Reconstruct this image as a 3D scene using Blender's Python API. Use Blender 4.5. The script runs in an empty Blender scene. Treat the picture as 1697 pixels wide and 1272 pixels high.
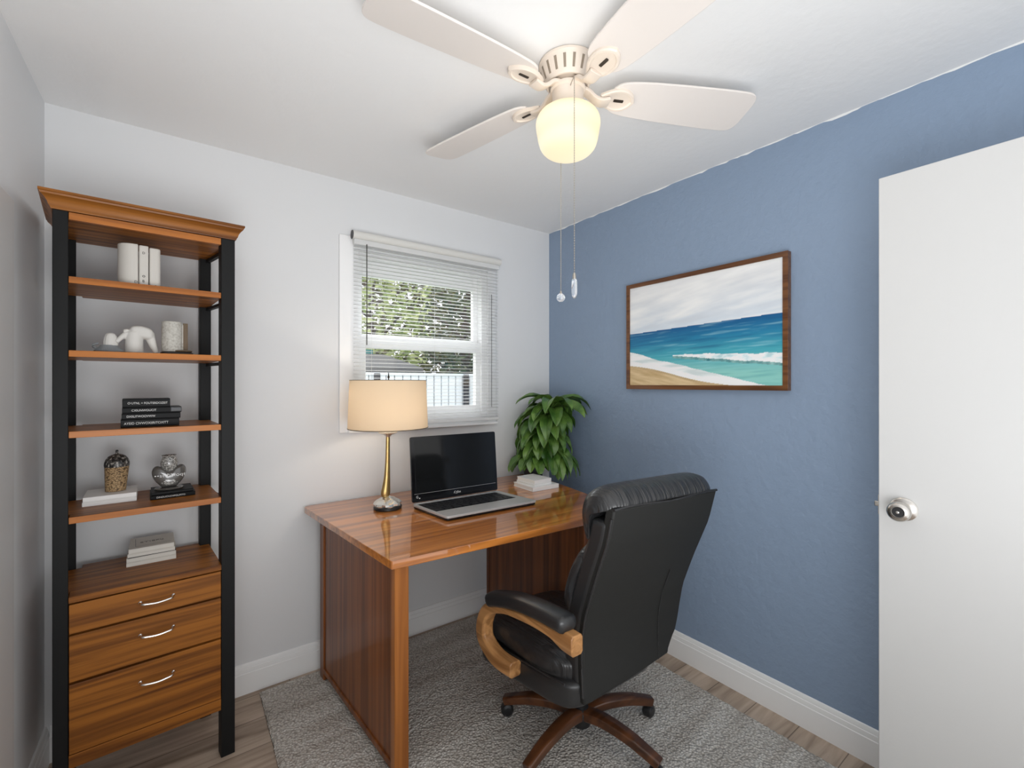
import bpy, bmesh, math, random
from mathutils import Vector, Matrix, noise
random.seed(7)
R = math.radians
SC = bpy.context.scene
COL = SC.collection

# ------------------------------------------------------------------ materials
def mat(name, color=(.8, .8, .8), rough=.5, metal=0.0, coat=0.0, coat_rough=.05, spec=.5, **kw):
    m = bpy.data.materials.new(name); m.use_nodes = True
    b = m.node_tree.nodes['Principled BSDF']
    b.inputs['Base Color'].default_value = (*color, 1)
    b.inputs['Roughness'].default_value = rough
    b.inputs['Metallic'].default_value = metal
    b.inputs['Coat Weight'].default_value = coat
    b.inputs['Coat Roughness'].default_value = coat_rough
    b.inputs['Specular IOR Level'].default_value = spec
    for k, v in kw.items():
        b.inputs[k.replace('_', ' ')].default_value = v
    return m

def nodes(m):
    nt = m.node_tree
    return nt, nt.nodes, nt.links, nt.nodes['Principled BSDF']

def add_coords(m, scale=(1, 1, 1), rot=(0, 0, 0)):
    nt, N, L, b = nodes(m)
    tc = N.new('ShaderNodeTexCoord'); mp = N.new('ShaderNodeMapping')
    mp.inputs['Scale'].default_value = scale; mp.inputs['Rotation'].default_value = rot
    L.new(tc.outputs['Object'], mp.inputs['Vector'])
    return mp

def add_bump(m, scale=50, strength=.2, dist=.002, detail=3, vec=None, stretch=(1, 1, 1)):
    nt, N, L, b = nodes(m)
    mp = add_coords(m, stretch)
    nz = N.new('ShaderNodeTexNoise'); nz.inputs['Scale'].default_value = scale; nz.inputs['Detail'].default_value = detail
    bp = N.new('ShaderNodeBump'); bp.inputs['Strength'].default_value = strength; bp.inputs['Distance'].default_value = dist
    L.new(mp.outputs[0], nz.inputs['Vector']); L.new(nz.outputs['Fac'], bp.inputs['Height'])
    L.new(bp.outputs[0], b.inputs['Normal'])
    return m

def ramp(m, fac, stops):
    nt, N, L, b = nodes(m)
    r = N.new('ShaderNodeValToRGB')
    e = r.color_ramp.elements
    while len(e) < len(stops): e.new(.5)
    for el, (p, c) in zip(e, stops):
        el.position = p; el.color = (*c, 1)
    L.new(fac, r.inputs['Fac'])
    return r

def wood(name, dark, light, axis='x', fine=38, coat=.5, rough=.35, coat_rough=.06, streak=1.6, spec=.25, coat_ior=1.5):
    m = mat(name, light, rough, coat=coat, coat_rough=coat_rough, spec=spec, Coat_IOR=coat_ior)
    nt, N, L, b = nodes(m)
    sc = {'x': (streak, fine, fine), 'y': (fine, streak, fine), 'z': (fine, fine, streak)}[axis]
    mp = add_coords(m, sc)
    n1 = N.new('ShaderNodeTexNoise'); n1.inputs['Scale'].default_value = .8; n1.inputs['Detail'].default_value = 5
    n1.inputs['Distortion'].default_value = .7
    L.new(mp.outputs[0], n1.inputs['Vector'])
    mid = tuple((a + c) / 2 for a, c in zip(dark, light))
    r = ramp(m, n1.outputs['Fac'], [(.30, dark), (.47, mid), (.58, light), (.75, tuple(min(1, c * 1.18) for c in light))])
    L.new(r.outputs[0], b.inputs['Base Color'])
    return m

M = {}
M['white_wall'] = add_bump(mat('white_wall_paint', (.765, .77, .775), .6, spec=.3), 22, .10, .004)
M['ceiling'] = add_bump(mat('ceiling_paint', (.86, .86, .855), .7, spec=.2), 30, .22, .006)
m = mat('blue_wall_paint', (.255, .335, .455), .45, spec=.35); M['blue_wall'] = m
add_bump(m, 26, .55, .008, 7)
M['trim'] = mat('white_trim_paint', (.92, .92, .91), .35)
M['door'] = add_bump(mat('white_door_paint', (.60, .597, .588), .4), 60, .03)
M['vinyl'] = mat('white_vinyl', (.92, .92, .92), .35)
M['slat'] = mat('blind_slat', (.92, .92, .91), .45)
m = M['slat']; nt, N, L, b = nodes(m)
t_ = N.new('ShaderNodeBsdfTranslucent'); t_.inputs['Color'].default_value = (.9, .9, .9, 1)
x_ = N.new('ShaderNodeMixShader'); x_.inputs['Fac'].default_value = .35
L.new(b.outputs[0], x_.inputs[1]); L.new(t_.outputs[0], x_.inputs[2]); L.new(x_.outputs[0], N['Material Output'].inputs['Surface'])
M['headrail'] = mat('cream_headrail', (.74, .73, .69), .4)
M['dark_cord'] = mat('dark_cord', (.05, .05, .04), .6)
M['black_plastic'] = mat('black_plastic', (.012, .012, .013), .4)
M['black_metal'] = add_bump(mat('black_post_paint', (.009, .0092, .0092), .5, spec=.2), 200, .05, .0005)
M['chrome'] = mat('chrome', (.75, .73, .70), .18, 1)
M['nickel'] = mat('satin_nickel', (.62, .59, .55), .24, 1)
M['shelf_wood'] = wood('shelf_walnut_x', (.105, .031, .005), (.32, .112, .015), 'x', 48, .10, .45, .12)
M['shelf_edge'] = wood('shelf_edge_walnut', (.28, .085, .014), (.47, .16, .028), 'x', 30, .08, .38, .12)
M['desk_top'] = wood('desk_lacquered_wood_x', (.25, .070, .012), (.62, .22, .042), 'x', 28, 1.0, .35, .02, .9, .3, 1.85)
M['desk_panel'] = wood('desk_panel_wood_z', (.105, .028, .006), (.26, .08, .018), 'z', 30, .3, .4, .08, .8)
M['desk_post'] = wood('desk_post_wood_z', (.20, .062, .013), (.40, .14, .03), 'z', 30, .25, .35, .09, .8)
M['arm_wood'] = wood('oak_arm_wood', (.24, .105, .035), (.45, .225, .085), 'y', 45, .35, .35, .1, 3)
M['base_wood'] = wood('dark_base_wood', (.035, .013, .006), (.12, .043, .016), 'x', 20, .5, .32, .1, 3)
M['leather'] = add_bump(mat('black_leather', (.018, .018, .019), .34, spec=.6), 240, .25, .0008)
M['leather_wrinkle'] = mat('gathered_black_leather', (.019, .019, .020), .33, spec=.65)
def wrinkle(m):
    nt, N, L, b = nodes(m)
    mp = add_coords(m, (85, 9, 9))
    nz = N.new('ShaderNodeTexNoise'); nz.inputs['Scale'].default_value = 1; nz.inputs['Detail'].default_value = 2; nz.inputs['Distortion'].default_value = .5
    bp = N.new('ShaderNodeBump'); bp.inputs['Strength'].default_value = 1; bp.inputs['Distance'].default_value = .009
    L.new(mp.outputs[0], nz.inputs['Vector']); L.new(nz.outputs['Fac'], bp.inputs['Height']); L.new(bp.outputs[0], b.inputs['Normal'])
wrinkle(M['leather_wrinkle'])
M['leather_shell'] = add_bump(mat('charcoal_leather_shell', (.0155, .0155, .0145), .55, spec=.3), 240, .2, .0008)
M['fan_white'] = mat('fan_cream_enamel', (.82, .72, .62), .38)
M['fan_blade'] = mat('fan_blade_white', (.80, .745, .70), .5)
M['vent_dark'] = mat('vent_shadow_metal', (.30, .24, .18), .6)
M['slot_dark'] = mat('slot_dark', (.03, .02, .012), .6)
M['chain'] = mat('bead_chain_metal', (.50, .46, .40), .3, .9)
M['crystal'] = mat('clear_crystal', (.95, .97, 1), .03, Transmission_Weight=.85, IOR=1.5)
def emis(name, color, strength):
    m = bpy.data.materials.new(name); m.use_nodes = True
    N = m.node_tree.nodes; L = m.node_tree.links; N.clear()
    e = N.new('ShaderNodeEmission'); e.inputs['Color'].default_value = (*color, 1); e.inputs['Strength'].default_value = strength
    o = N.new('ShaderNodeOutputMaterial'); L.new(e.outputs[0], o.inputs['Surface'])
    return m
m = mat('lit_opal_glass', (.85, .75, .55), .9, spec=0); M['globe'] = m
nt, N, L, b = nodes(m)
mp = add_coords(m, (3, 3, 16)); nz = N.new('ShaderNodeTexNoise'); nz.inputs['Scale'].default_value = 1.0; nz.inputs['Detail'].default_value = 0
L.new(mp.outputs[0], nz.inputs['Vector'])
r_ = ramp(m, nz.outputs['Fac'], [(.35, (1, .82, .55)), (.65, (1, .92, .73))])
L.new(r_.outputs[0], b.inputs['Emission Color']); b.inputs['Emission Strength'].default_value = .62
b.inputs['Base Color'].default_value = (.32, .27, .18, 1)
M['bulb'] = emis('lit_bulb', (1, .8, .55), 6)
# lampshade: thin linen that lets light through
m = bpy.data.materials.new('linen_lampshade'); m.use_nodes = True
nt = m.node_tree; N = nt.nodes; L = nt.links; N.clear()
d_ = N.new('ShaderNodeBsdfDiffuse'); d_.inputs['Color'].default_value = (.66, .54, .40, 1)
t_ = N.new('ShaderNodeBsdfTranslucent'); t_.inputs['Color'].default_value = (.74, .60, .44, 1)
x_ = N.new('ShaderNodeMixShader'); x_.inputs['Fac'].default_value = .42
o_ = N.new('ShaderNodeOutputMaterial')
L.new(d_.outputs[0], x_.inputs[1]); L.new(t_.outputs[0], x_.inputs[2]); L.new(x_.outputs[0], o_.inputs['Surface'])
M['shade'] = m
M['shade_trim'] = mat('lampshade_trim', (.10, .07, .04), .7)
M['gold'] = add_bump(mat('aged_gold_leaf', (.46, .31, .12), .33, .85), 60, .5, .002, 4, stretch=(1, 1, .25))
M['silver_glass'] = mat('cut_crystal_silver', (.78, .76, .70), .08, .75)
M['laptop_silver'] = add_bump(mat('laptop_aluminium', (.50, .49, .48), .38, .25), 300, .03, .0003)
M['laptop_edge'] = mat('laptop_bright_edge', (.7, .68, .66), .25, .7)
M['laptop_black'] = mat('laptop_gloss_black', (.006, .006, .007), .12)
M['screen'] = mat('dark_screen', (.009, .0095, .010), .07, spec=.45)
M['key'] = mat('black_key', (.016, .016, .018), .45)
M['letter_white'] = mat('white_lettering', (.72, .71, .69), .5)
M['letter_dark'] = mat('dark_lettering', (.02, .018, .016), .6)
M['letter_grey'] = mat('grey_lettering', (.20, .19, .17), .6)
M['book_white'] = add_bump(mat('white_book_cover', (.88, .865, .84), .5), 60, .05)
M['book_cream'] = add_bump(mat('cream_book_cover', (.68, .65, .59), .55), 60, .05)
M['book_grey'] = mat('grey_book_cover', (.08, .082, .088), .5)
M['pages'] = add_bump(mat('paper_pages', (.84, .82, .77), .8), 260, .5, .002, 1, stretch=(.05, .05, 1))
M['book_black'] = mat('black_book_cover', (.0035, .0035, .004), .42, spec=.14)
M['binder'] = mat('ivory_album', (.60, .57, .52), .5)
M['ceramic'] = add_bump(mat('rough_white_ceramic', (.66, .64, .60), .6), 70, .35, .002, 4)
M['stoneware'] = mat('speckled_stoneware', (.55, .53, .48), .7)
nt, N, L, b = nodes(M['stoneware'])
mp = add_coords(M['stoneware']); nz = N.new('ShaderNodeTexNoise'); nz.inputs['Scale'].default_value = 150; nz.inputs['Detail'].default_value = 5
L.new(mp.outputs[0], nz.inputs['Vector'])
r_ = ramp(M['stoneware'], nz.outputs['Fac'], [(.30, (.38, .35, .30)), (.5, (.52, .50, .45)), (.72, (.60, .58, .53))])
L.new(r_.outputs[0], b.inputs['Base Color'])
M['grey_stone'] = add_bump(mat('grey_stone', (.24, .255, .265), .75), 90, .6, .004, 4)
M['aged_bronze'] = add_bump(mat('aged_brown_wood', (.14, .095, .055), .6), 60, .5, .002)
M['dark_brown'] = mat('dark_brown_base', (.018, .012, .008), .5)
m = mat('woven_rattan', (.44, .30, .15), .7); M['rattan'] = m
nt, N, L, b = nodes(m)
mp = add_coords(m, (1, 1, 1)); vz = N.new('ShaderNodeTexVoronoi'); vz.inputs['Scale'].default_value = 170
mp.inputs['Scale'].default_value = (1, 1, 1.7); mp.inputs['Rotation'].default_value = (0, .5, .4)
L.new(mp.outputs[0], vz.inputs['Vector'])
r_ = ramp(m, vz.outputs['Distance'], [(.15, (.52, .36, .19)), (.5, (.36, .23, .11)), (.75, (.08, .045, .02))])
L.new(r_.outputs[0], b.inputs['Base Color'])
m = mat('mottled_dark_lid', (.1, .09, .08), .3); M['lid'] = m
nt, N, L, b = nodes(m)
mp = add_coords(m, (1, 1, .6)); nz = N.new('ShaderNodeTexNoise'); nz.inputs['Scale'].default_value = 150; nz.inputs['Detail'].default_value = 3
L.new(mp.outputs[0], nz.inputs['Vector'])
r_ = ramp(m, nz.outputs['Fac'], [(.42, (.012, .012, .013)), (.55, (.09, .08, .07)), (.68, (.50, .47, .42))])
L.new(r_.outputs[0], b.inputs['Base Color'])
m = mat('smoked_glass', (.105, .098, .090), .10, spec=.8); M['smoke_glass'] = m
m = mat('speckled_clear_glass', (.35, .34, .32), .15, spec=.8); M['speck_glass'] = m
nt, N, L, b = nodes(m)
mp = add_coords(m); nz = N.new('ShaderNodeTexNoise'); nz.inputs['Scale'].default_value = 260; nz.inputs['Detail'].default_value = 2
L.new(mp.outputs[0], nz.inputs['Vector'])
r_ = ramp(m, nz.outputs['Fac'], [(.40, (.10, .095, .09)), (.52, (.27, .26, .24)), (.66, (.62, .60, .56))])
L.new(r_.outputs[0], b.inputs['Base Color'])
m = mat('glossy_leaf', (.06, .16, .025), .30, spec=.5, coat=.15); M['leaf'] = m
nt, N, L, b = nodes(m)
at = N.new('ShaderNodeAttribute'); at.attribute_name = 'leafuv'
sp = N.new('ShaderNodeSeparateXYZ'); L.new(at.outputs['Vector'], sp.inputs[0])
wv = N.new('ShaderNodeMath'); wv.operation = 'MULTIPLY'; wv.inputs[1].default_value = 34; L.new(sp.outputs['X'], wv.inputs[0])
sn = N.new('ShaderNodeMath'); sn.operation = 'SINE'; L.new(wv.outputs[0], sn.inputs[0])
nz = N.new('ShaderNodeTexNoise'); nz.inputs['Scale'].default_value = 14; nz.inputs['Detail'].default_value = 2
tc = N.new('ShaderNodeTexCoord'); L.new(tc.outputs['Object'], nz.inputs['Vector'])
ad = N.new('ShaderNodeMath'); ad.operation = 'MULTIPLY_ADD'; ad.inputs[1].default_value = .13; L.new(sn.outputs[0], ad.inputs[0]); L.new(nz.outputs['Fac'], ad.inputs[2])
r_ = ramp(m, ad.outputs[0], [(.28, (.015, .055, .008)), (.46, (.05, .135, .018)), (.68, (.17, .29, .06))])
L.new(r_.outputs[0], b.inputs['Base Color'])
M['pot'] = mat('slate_pot', (.035, .042, .05), .35)
M['stem'] = mat('plant_stem', (.05, .07, .02), .6)
M['soil'] = add_bump(mat('potting_soil', (.02, .014, .01), .9), 90, .8, .01)
# rug
m = mat('looped_wool', (.42, .39, .355), .95, spec=.1); M['rug'] = m
nt, N, L, b = nodes(m)
mp = add_coords(m, (1, 1, 1)); vz = N.new('ShaderNodeTexVoronoi'); vz.inputs['Scale'].default_value = 105
L.new(mp.outputs[0], vz.inputs['Vector'])
mp2 = add_coords(m, (1.2, 9, 1)); nz = N.new('ShaderNodeTexNoise'); nz.inputs['Scale'].default_value = 1.4; nz.inputs['Detail'].default_value = 4
L.new(mp2.outputs[0], nz.inputs['Vector'])
r1 = ramp(m, nz.outputs['Fac'], [(.35, (.66, .605, .545)), (.65, (.86, .82, .765))])
r2 = ramp(m, vz.outputs['Distance'], [(.1, (1, 1, 1)), (.75, (.6, .59, .57))])
mx = N.new('ShaderNodeMix'); mx.data_type = 'RGBA'; mx.blend_type = 'MULTIPLY'; mx.inputs['Factor'].default_value = 1
L.new(r1.outputs[0], mx.inputs['A']); L.new(r2.outputs[0], mx.inputs['B']); L.new(mx.outputs['Result'], b.inputs['Base Color'])
bp = N.new('ShaderNodeBump'); bp.invert = True; bp.inputs['Strength'].default_value = .9; bp.inputs['Distance'].default_value = .008
L.new(vz.outputs['Distance'], bp.inputs['Height']); L.new(bp.outputs[0], b.inputs['Normal'])
# plank floor
m = mat('grey_brown_plank', (.22, .17, .13), .45, spec=.4); M['floor'] = m
nt, N, L, b = nodes(m)
mp = add_coords(m, (1, 1, 1)); mp.inputs['Location'].default_value = (.35, .055, 0)
bk = N.new('ShaderNodeTexBrick'); bk.inputs['Scale'].default_value = 1; bk.inputs['Brick Width'].default_value = 1.22
bk.inputs['Row Height'].default_value = .17; bk.inputs['Mortar Size'].default_value = .0022; bk.inputs['Mortar Smooth'].default_value = .3
bk.inputs['Color1'].default_value = (.29, .29, .29, 1); bk.inputs['Color2'].default_value = (.66, .66, .66, 1); bk.inputs['Mortar'].default_value = (.02, .02, .02, 1)
bk.offset = .37
L.new(mp.outputs[0], bk.inputs['Vector'])
mp2 = add_coords(m, (1.6, 16, 1)); nz = N.new('ShaderNodeTexNoise'); nz.inputs['Scale'].default_value = 1.5; nz.inputs['Detail'].default_value = 6; nz.inputs['Distortion'].default_value = .8
L.new(mp2.outputs[0], nz.inputs['Vector'])
r1 = ramp(m, nz.outputs['Fac'], [(.3, (.26, .19, .14)), (.5, (.46, .355, .27)), (.7, (.60, .48, .38))])
mx = N.new('ShaderNodeMix'); mx.data_type = 'RGBA'; mx.blend_type = 'MULTIPLY'; mx.inputs['Factor'].default_value = .75
L.new(r1.outputs[0], mx.inputs['A'])
r3 = ramp(m, bk.outputs['Color'], [(.0, (.12, .1, .09)), (.28, (.78, .77, .76)), (.66, (1.05, 1.05, 1.05))])
L.new(r3.outputs[0], mx.inputs['B']); L.new(mx.outputs['Result'], b.inputs['Base Color'])
M['frame_wood'] = wood('picture_frame_wood', (.085, .030, .010), (.17, .068, .022), 'y', 60, .3, .4, .12, 3)
m = mat('printed_seascape', (.5, .5, .5), .38, spec=.25); M['print'] = m
nt, N, L, b = nodes(m)
at = N.new('ShaderNodeAttribute'); at.attribute_name = 'paint'; L.new(at.outputs['Color'], b.inputs['Base Color'])
# window glass
m = bpy.data.materials.new('window_glass'); m.use_nodes = True
nt = m.node_tree; N = nt.nodes; L = nt.links; N.clear()
t_ = N.new('ShaderNodeBsdfTransparent'); g_ = N.new('ShaderNodeBsdfGlossy'); g_.inputs['Roughness'].default_value = .02
x_ = N.new('ShaderNodeMixShader'); x_.inputs['Fac'].default_value = .06; o_ = N.new('ShaderNodeOutputMaterial')
L.new(t_.outputs[0], x_.inputs[1]); L.new(g_.outputs[0], x_.inputs[2]); L.new(x_.outputs[0], o_.inputs['Surface'])
M['glass'] = m
# outside
M['fence'] = mat('white_fence_board', (.80, .84, .90), .6)
M['fence_dark'] = mat('fence_backing', (.03, .03, .035), .7)
M['grey_roof'] = add_bump(mat('grey_roofing', (.22, .22, .225), .8), 30, .3)
M['teal'] = mat('teal_fascia', (.03, .30, .30), .5)
M['shed_wall'] = mat('pale_siding', (.52, .54, .56), .7)
def leafmat(name, a, c):
    m = mat(name, a, .6, spec=.3)
    nt, N, L, b = nodes(m)
    mp = add_coords(m); nz = N.new('ShaderNodeTexNoise'); nz.inputs['Scale'].default_value = 3.5; nz.inputs['Detail'].default_value = 4
    L.new(mp.outputs[0], nz.inputs['Vector'])
    r = ramp(m, nz.outputs['Fac'], [(.35, a), (.65, c)])
    L.new(r.outputs[0], b.inputs['Base Color']); return m
M['leaf_light'] = leafmat('bright_tree_leaf', (.28, .38, .12), (.80, .84, .45))
M['leaf_olive'] = leafmat('olive_tree_leaf', (.07, .07, .03), (.30, .28, .12))
M['leaf_dark'] = leafmat('dark_tree_leaf', (.05, .085, .05), (.24, .27, .14))
M['bark'] = add_bump(mat('tree_bark', (.10, .075, .055), .9), 20, .6)
M['lawn'] = leafmat('lawn_grass', (.08, .14, .03), (.2, .28, .07))

# ------------------------------------------------------------------ mesh helpers
class MB:
    """collects shapes into one bmesh"""
    def __init__(s): s.bm = bmesh.new()
    def verts(s, pts): return [s.bm.verts.new(p) for p in pts]
    def face(s, vs):
        try: return s.bm.faces.new(vs)
        except ValueError: return None
    def box(s, x0, x1, y0, y1, z0, z1, mtx=None):
        p = [(x, y, z) for z in (z0, z1) for (x, y) in ((x0, y0), (x1, y0), (x1, y1), (x0, y1))]
        if mtx: p = [mtx @ Vector(q) for q in p]
        v = s.verts(p)
        for f in ((0, 3, 2, 1), (4, 5, 6, 7), (0, 1, 5, 4), (1, 2, 6, 5), (2, 3, 7, 6), (3, 0, 4, 7)): s.face([v[i] for i in f])
        return s
    def prism(s, poly, z0, z1, fn=None):
        """polygon in the first two axes, extruded along the third; fn maps (u,v,w)->xyz"""
        fn = fn or (lambda u, v, w: (u, v, w))
        a = s.verts([fn(u, v, z0) for u, v in poly]); b = s.verts([fn(u, v, z1) for u, v in poly])
        n = len(poly)
        s.face(a[::-1]); s.face(b)
        for i in range(n): s.face([a[i], a[(i + 1) % n], b[(i + 1) % n], b[i]])
        return s
    def hexa(s, p):
        """8 points, bottom four then top four"""
        v = s.verts(p)
        for f in ((0, 3, 2, 1), (4, 5, 6, 7), (0, 1, 5, 4), (1, 2, 6, 5), (2, 3, 7, 6), (3, 0, 4, 7)): s.face([v[i] for i in f])
        return s
    def loft(s, rings, close=True, cap=True):
        R_ = [s.verts(r) for r in rings]
        n = len(R_[0])
        for a, b in zip(R_[:-1], R_[1:]):
            for i in range(n if close else n - 1):
                s.face([a[i], a[(i + 1) % n], b[(i + 1) % n], b[i]])
        if cap and close:
            s.face(R_[0][::-1]); s.face(R_[-1])
        return s
    def lathe(s, prof, c=(0, 0, 0), n=32, cap=True, sx=1, sy=1):
        rings = [[(c[0] + sx * r * math.cos(2 * math.pi * i / n), c[1] + sy * r * math.sin(2 * math.pi * i / n), c[2] + z) for i in range(n)] for r, z in prof]
        return s.loft(rings, True, cap)
    def tube(s, path, radius, n=10, up=(0, 0, 1), prof=None, cap=True):
        """sweep; radius: number, list, or list of (a,b) half sizes; prof: 2-D outline on the unit square"""
        P = [Vector(p) for p in path]
        prof = prof or [(math.cos(2 * math.pi * i / n), math.sin(2 * math.pi * i / n)) for i in range(n)]
        rings = []
        for i, p in enumerate(P):
            t = (P[min(i + 1, len(P) - 1)] - P[max(i - 1, 0)]).normalized()
            u = Vector(up)
            a = t.cross(u)
            if a.length < 1e-4: a = t.cross(Vector((1, 0, 0)))
            a.normalize(); b = a.cross(t).normalized()
            r = radius[i] if isinstance(radius, (list, tuple)) else radius
            ra, rb = r if isinstance(r, (list, tuple)) else (r, r)
            rings.append([p + a * (ra * c) + b * (rb * d) for c, d in prof])
        return s.loft(rings, True, cap)
    def rbox(s, x0, x1, y0, y1, z0, z1, p=6, n=10, fn=None):
        """puffed cushion: a cube grid pushed onto a superquadric"""
        cx, cy, cz = (x0 + x1) / 2, (y0 + y1) / 2, (z0 + z1) / 2
        hx, hy, hz = (x1 - x0) / 2, (y1 - y0) / 2, (z1 - z0) / 2
        cache = {}
        def V(i, j, k):
            key = (i, j, k)
            if key not in cache:
                q = [2 * t / n - 1 for t in key]
                q = [math.copysign(abs(t) ** .8, t) for t in q]
                l = sum(abs(t) ** p for t in q) ** (1 / p)
                mx = max(abs(t) for t in q)
                f = mx / l
                pt = Vector((cx + hx * q[0] * f, cy + hy * q[1] * f, cz + hz * q[2] * f))
                if fn: pt = Vector(fn(pt))
                cache[key] = s.bm.verts.new(pt)
            return cache[key]
        for i in range(n):
            for j in range(n):
                for w, fl in ((0, 1), (n, 0)):
                    for order in (0, 1, 2):
                        q = [(i, j), (i + 1, j), (i + 1, j + 1), (i, j + 1)]
                        if order == 0: v = [V(a, b, w) for a, b in q]
                        elif order == 1: v = [V(b, w, a) for a, b in q]
                        else: v = [V(w, a, b) for a, b in q]
                        s.face(v[::-1] if fl else v)
        return s
    def build(s, name, material, parent=None, mtx=None, bevel=0, seg=2, smooth=35, props=None):
        """links everything collected as ONE mesh object; coordinates are world (or mtx) and are made local to the thing"""
        bmesh.ops.recalc_face_normals(s.bm, faces=s.bm.faces)
        T = mtx or Matrix.Identity(4)
        root = parent
        chain = Matrix.Identity(4)
        while root is not None:
            chain = root.matrix_basis @ chain if root else chain
            root = root.parent
        T = chain.inverted() @ T
        s.bm.transform(T)
        me = bpy.data.meshes.new(name); s.bm.to_mesh(me); s.bm.free()
        if smooth:
            for p in me.polygons: p.use_smooth = True
            me.set_sharp_from_angle(angle=R(smooth))
        o = bpy.data.objects.new(name, me); COL.objects.link(o)
        for mm in (material if isinstance(material, (list, tuple)) else [material]): me.materials.append(mm)
        if parent: o.parent = parent
        if bevel:
            bv = o.modifiers.new('bevel', 'BEVEL'); bv.width = bevel; bv.segments = seg; bv.limit_method = 'ANGLE'; bv.angle_limit = R(40)
            bv.harden_normals = False
        return o

def tag(o, label, cat, group=None, kind=None):
    o['label'] = label; o['category'] = cat
    if group: o['group'] = group
    if kind: o['kind'] = kind
    return o
def thing(name, label, cat, loc=(0, 0, 0), rotz=0, group=None):
    o = bpy.data.objects.new(name, None); COL.objects.link(o)
    o.location = loc; o.rotation_euler = (0, 0, rotz); o.empty_display_size = .05
    o.matrix_basis = Matrix.Translation(loc) @ Matrix.Rotation(rotz, 4, 'Z')
    return tag(o, label, cat, group)
def struct(o, label=None):
    o['kind'] = 'structure'
    if label: o['label'] = label
    return o
def spline(pts, n=8):
    """Catmull-Rom through the points"""
    P = [Vector(p) for p in pts]; out = []
    for i in range(len(P) - 1):
        p0, p1, p2, p3 = P[max(i - 1, 0)], P[i], P[i + 1], P[min(i + 2, len(P) - 1)]
        for k in range(n):
            t = k / n
            out.append(.5 * ((2 * p1) + (p2 - p0) * t + (2 * p0 - 5 * p1 + 4 * p2 - p3) * t * t + (3 * p1 - p0 - 3 * p2 + p3) * t ** 3))
    out.append(P[-1]); return out
def interp(tab, x):
    if x <= tab[0][0]: return tab[0][1]
    for (a, b), (c, d) in zip(tab[:-1], tab[1:]):
        if x <= c: return b + (d - b) * (x - a) / (c - a)
    return tab[-1][1]
def lettering(text, size, place, material, parent, name='lettering', width=None, depth=.0004):
    """text mesh lying in its own xy plane, moved by the matrix place (world)"""
    cu = bpy.data.curves.new('letters', 'FONT'); cu.body = text; cu.size = size; cu.extrude = depth; cu.align_x = 'LEFT'
    t = bpy.data.objects.new('letters', cu); COL.objects.link(t)
    dg = bpy.context.evaluated_depsgraph_get(); dg.update()
    me = bpy.data.meshes.new_from_object(t.evaluated_get(dg))
    bpy.data.objects.remove(t)
    bm = bmesh.new(); bm.from_mesh(me); bpy.data.meshes.remove(me)
    if width:
        xs = [v.co.x for v in bm.verts]; k = width / max(1e-6, max(xs) - min(xs))
        for v in bm.verts: v.co.x *= k
    b = MB(); b.bm.free(); b.bm = bm
    return b.build(name, material, parent, place, smooth=0)
RS = [(-1, -1), (1, -1), (1, 1), (-1, 1)]                            # square outline
RO = [(-1, -.7), (-.7, -1), (.7, -1), (1, -.7), (1, .7), (.7, 1), (-.7, 1), (-1, .7)]   # chamfered square

# ------------------------------------------------------------------ the room
XL, XR, YB, H = -.404, 2.06, 2.37, 2.44
Y0 = -.6
WX0, WX1, WZ0, WZ1 = .72, 1.545, 1.20, 2.10                          # window hole
struct(MB().box(XL - .1, XR + .1, Y0, YB + .12, -.1, 0).build('floor', M['floor'], smooth=0), 'grey-brown wood plank floor')
struct(MB().box(XL - .1, XR + .1, Y0, YB + .12, H, H + .1).build('ceiling', M['ceiling'], smooth=0), 'white textured ceiling')
struct(MB().box(XR, XR + .1, Y0, YB, 0, H).build('wall_right', M['blue_wall'], smooth=0), 'blue painted accent wall')
struct(MB().box(XL - .1, XL, Y0, YB, 0, H).build('wall_left', M['white_wall'], smooth=0), 'white wall beside the bookcase')
b = MB()
for q in ((XL - .1, WX0, 0, H), (WX1, XR + .1, 0, H), (WX0, WX1, 0, WZ0), (WX0, WX1, WZ1, H)):
    b.box(q[0], q[1], YB, YB + .12, q[2], q[3])
struct(b.build('wall_back', M['white_wall'], smooth=0), 'white wall with the window')
def baseboard(name, fn, a, c, label):
    prof = [(0, 0), (.016, 0), (.016, .092), (.0135, .094), (.0135, .097), (.012, .112), (.0095, .114), (.0095, .117), (.006, .130), (.003, .1325), (0, .1325)]
    return struct(MB().prism(prof, a, c, fn).build(name, M['trim'], smooth=20), label)
baseboard('baseboard_back', lambda u, v, w: (w, YB - u, v), XL + .016, XR - .016, 'white baseboard under the window wall')
baseboard('baseboard_right', lambda u, v, w: (XR - u, w, v), Y0, YB, 'white baseboard under the blue wall')
baseboard('baseboard_left', lambda u, v, w: (XL + u, w, v), 1.985, YB, 'white baseboard behind the bookcase')
# uneven paint line where the blue meets the ceiling
rp_ = random.Random(5); low = []
y = Y0
while y < YB - .02:
    low.append((y, H - .0012 - max(0, rp_.gauss(.0022, .0022)))); y += rp_.uniform(.012, .06)
struct(MB().prism([(Y0, H)] + low + [(YB, H - .002), (YB, H)], XR - .0012, XR, lambda u, v, w: (w, u, v)).build('trim_1', M['ceiling'], smooth=0), 'ragged white paint line at the top of the blue wall')
# closet door on the left wall
d = MB().box(XL, XL + .022, .9, 1.885, .012, 1.925).build('door_2', M['door'], smooth=0, bevel=.003)
struct(d, 'plain white closet door on the left wall')
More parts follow.
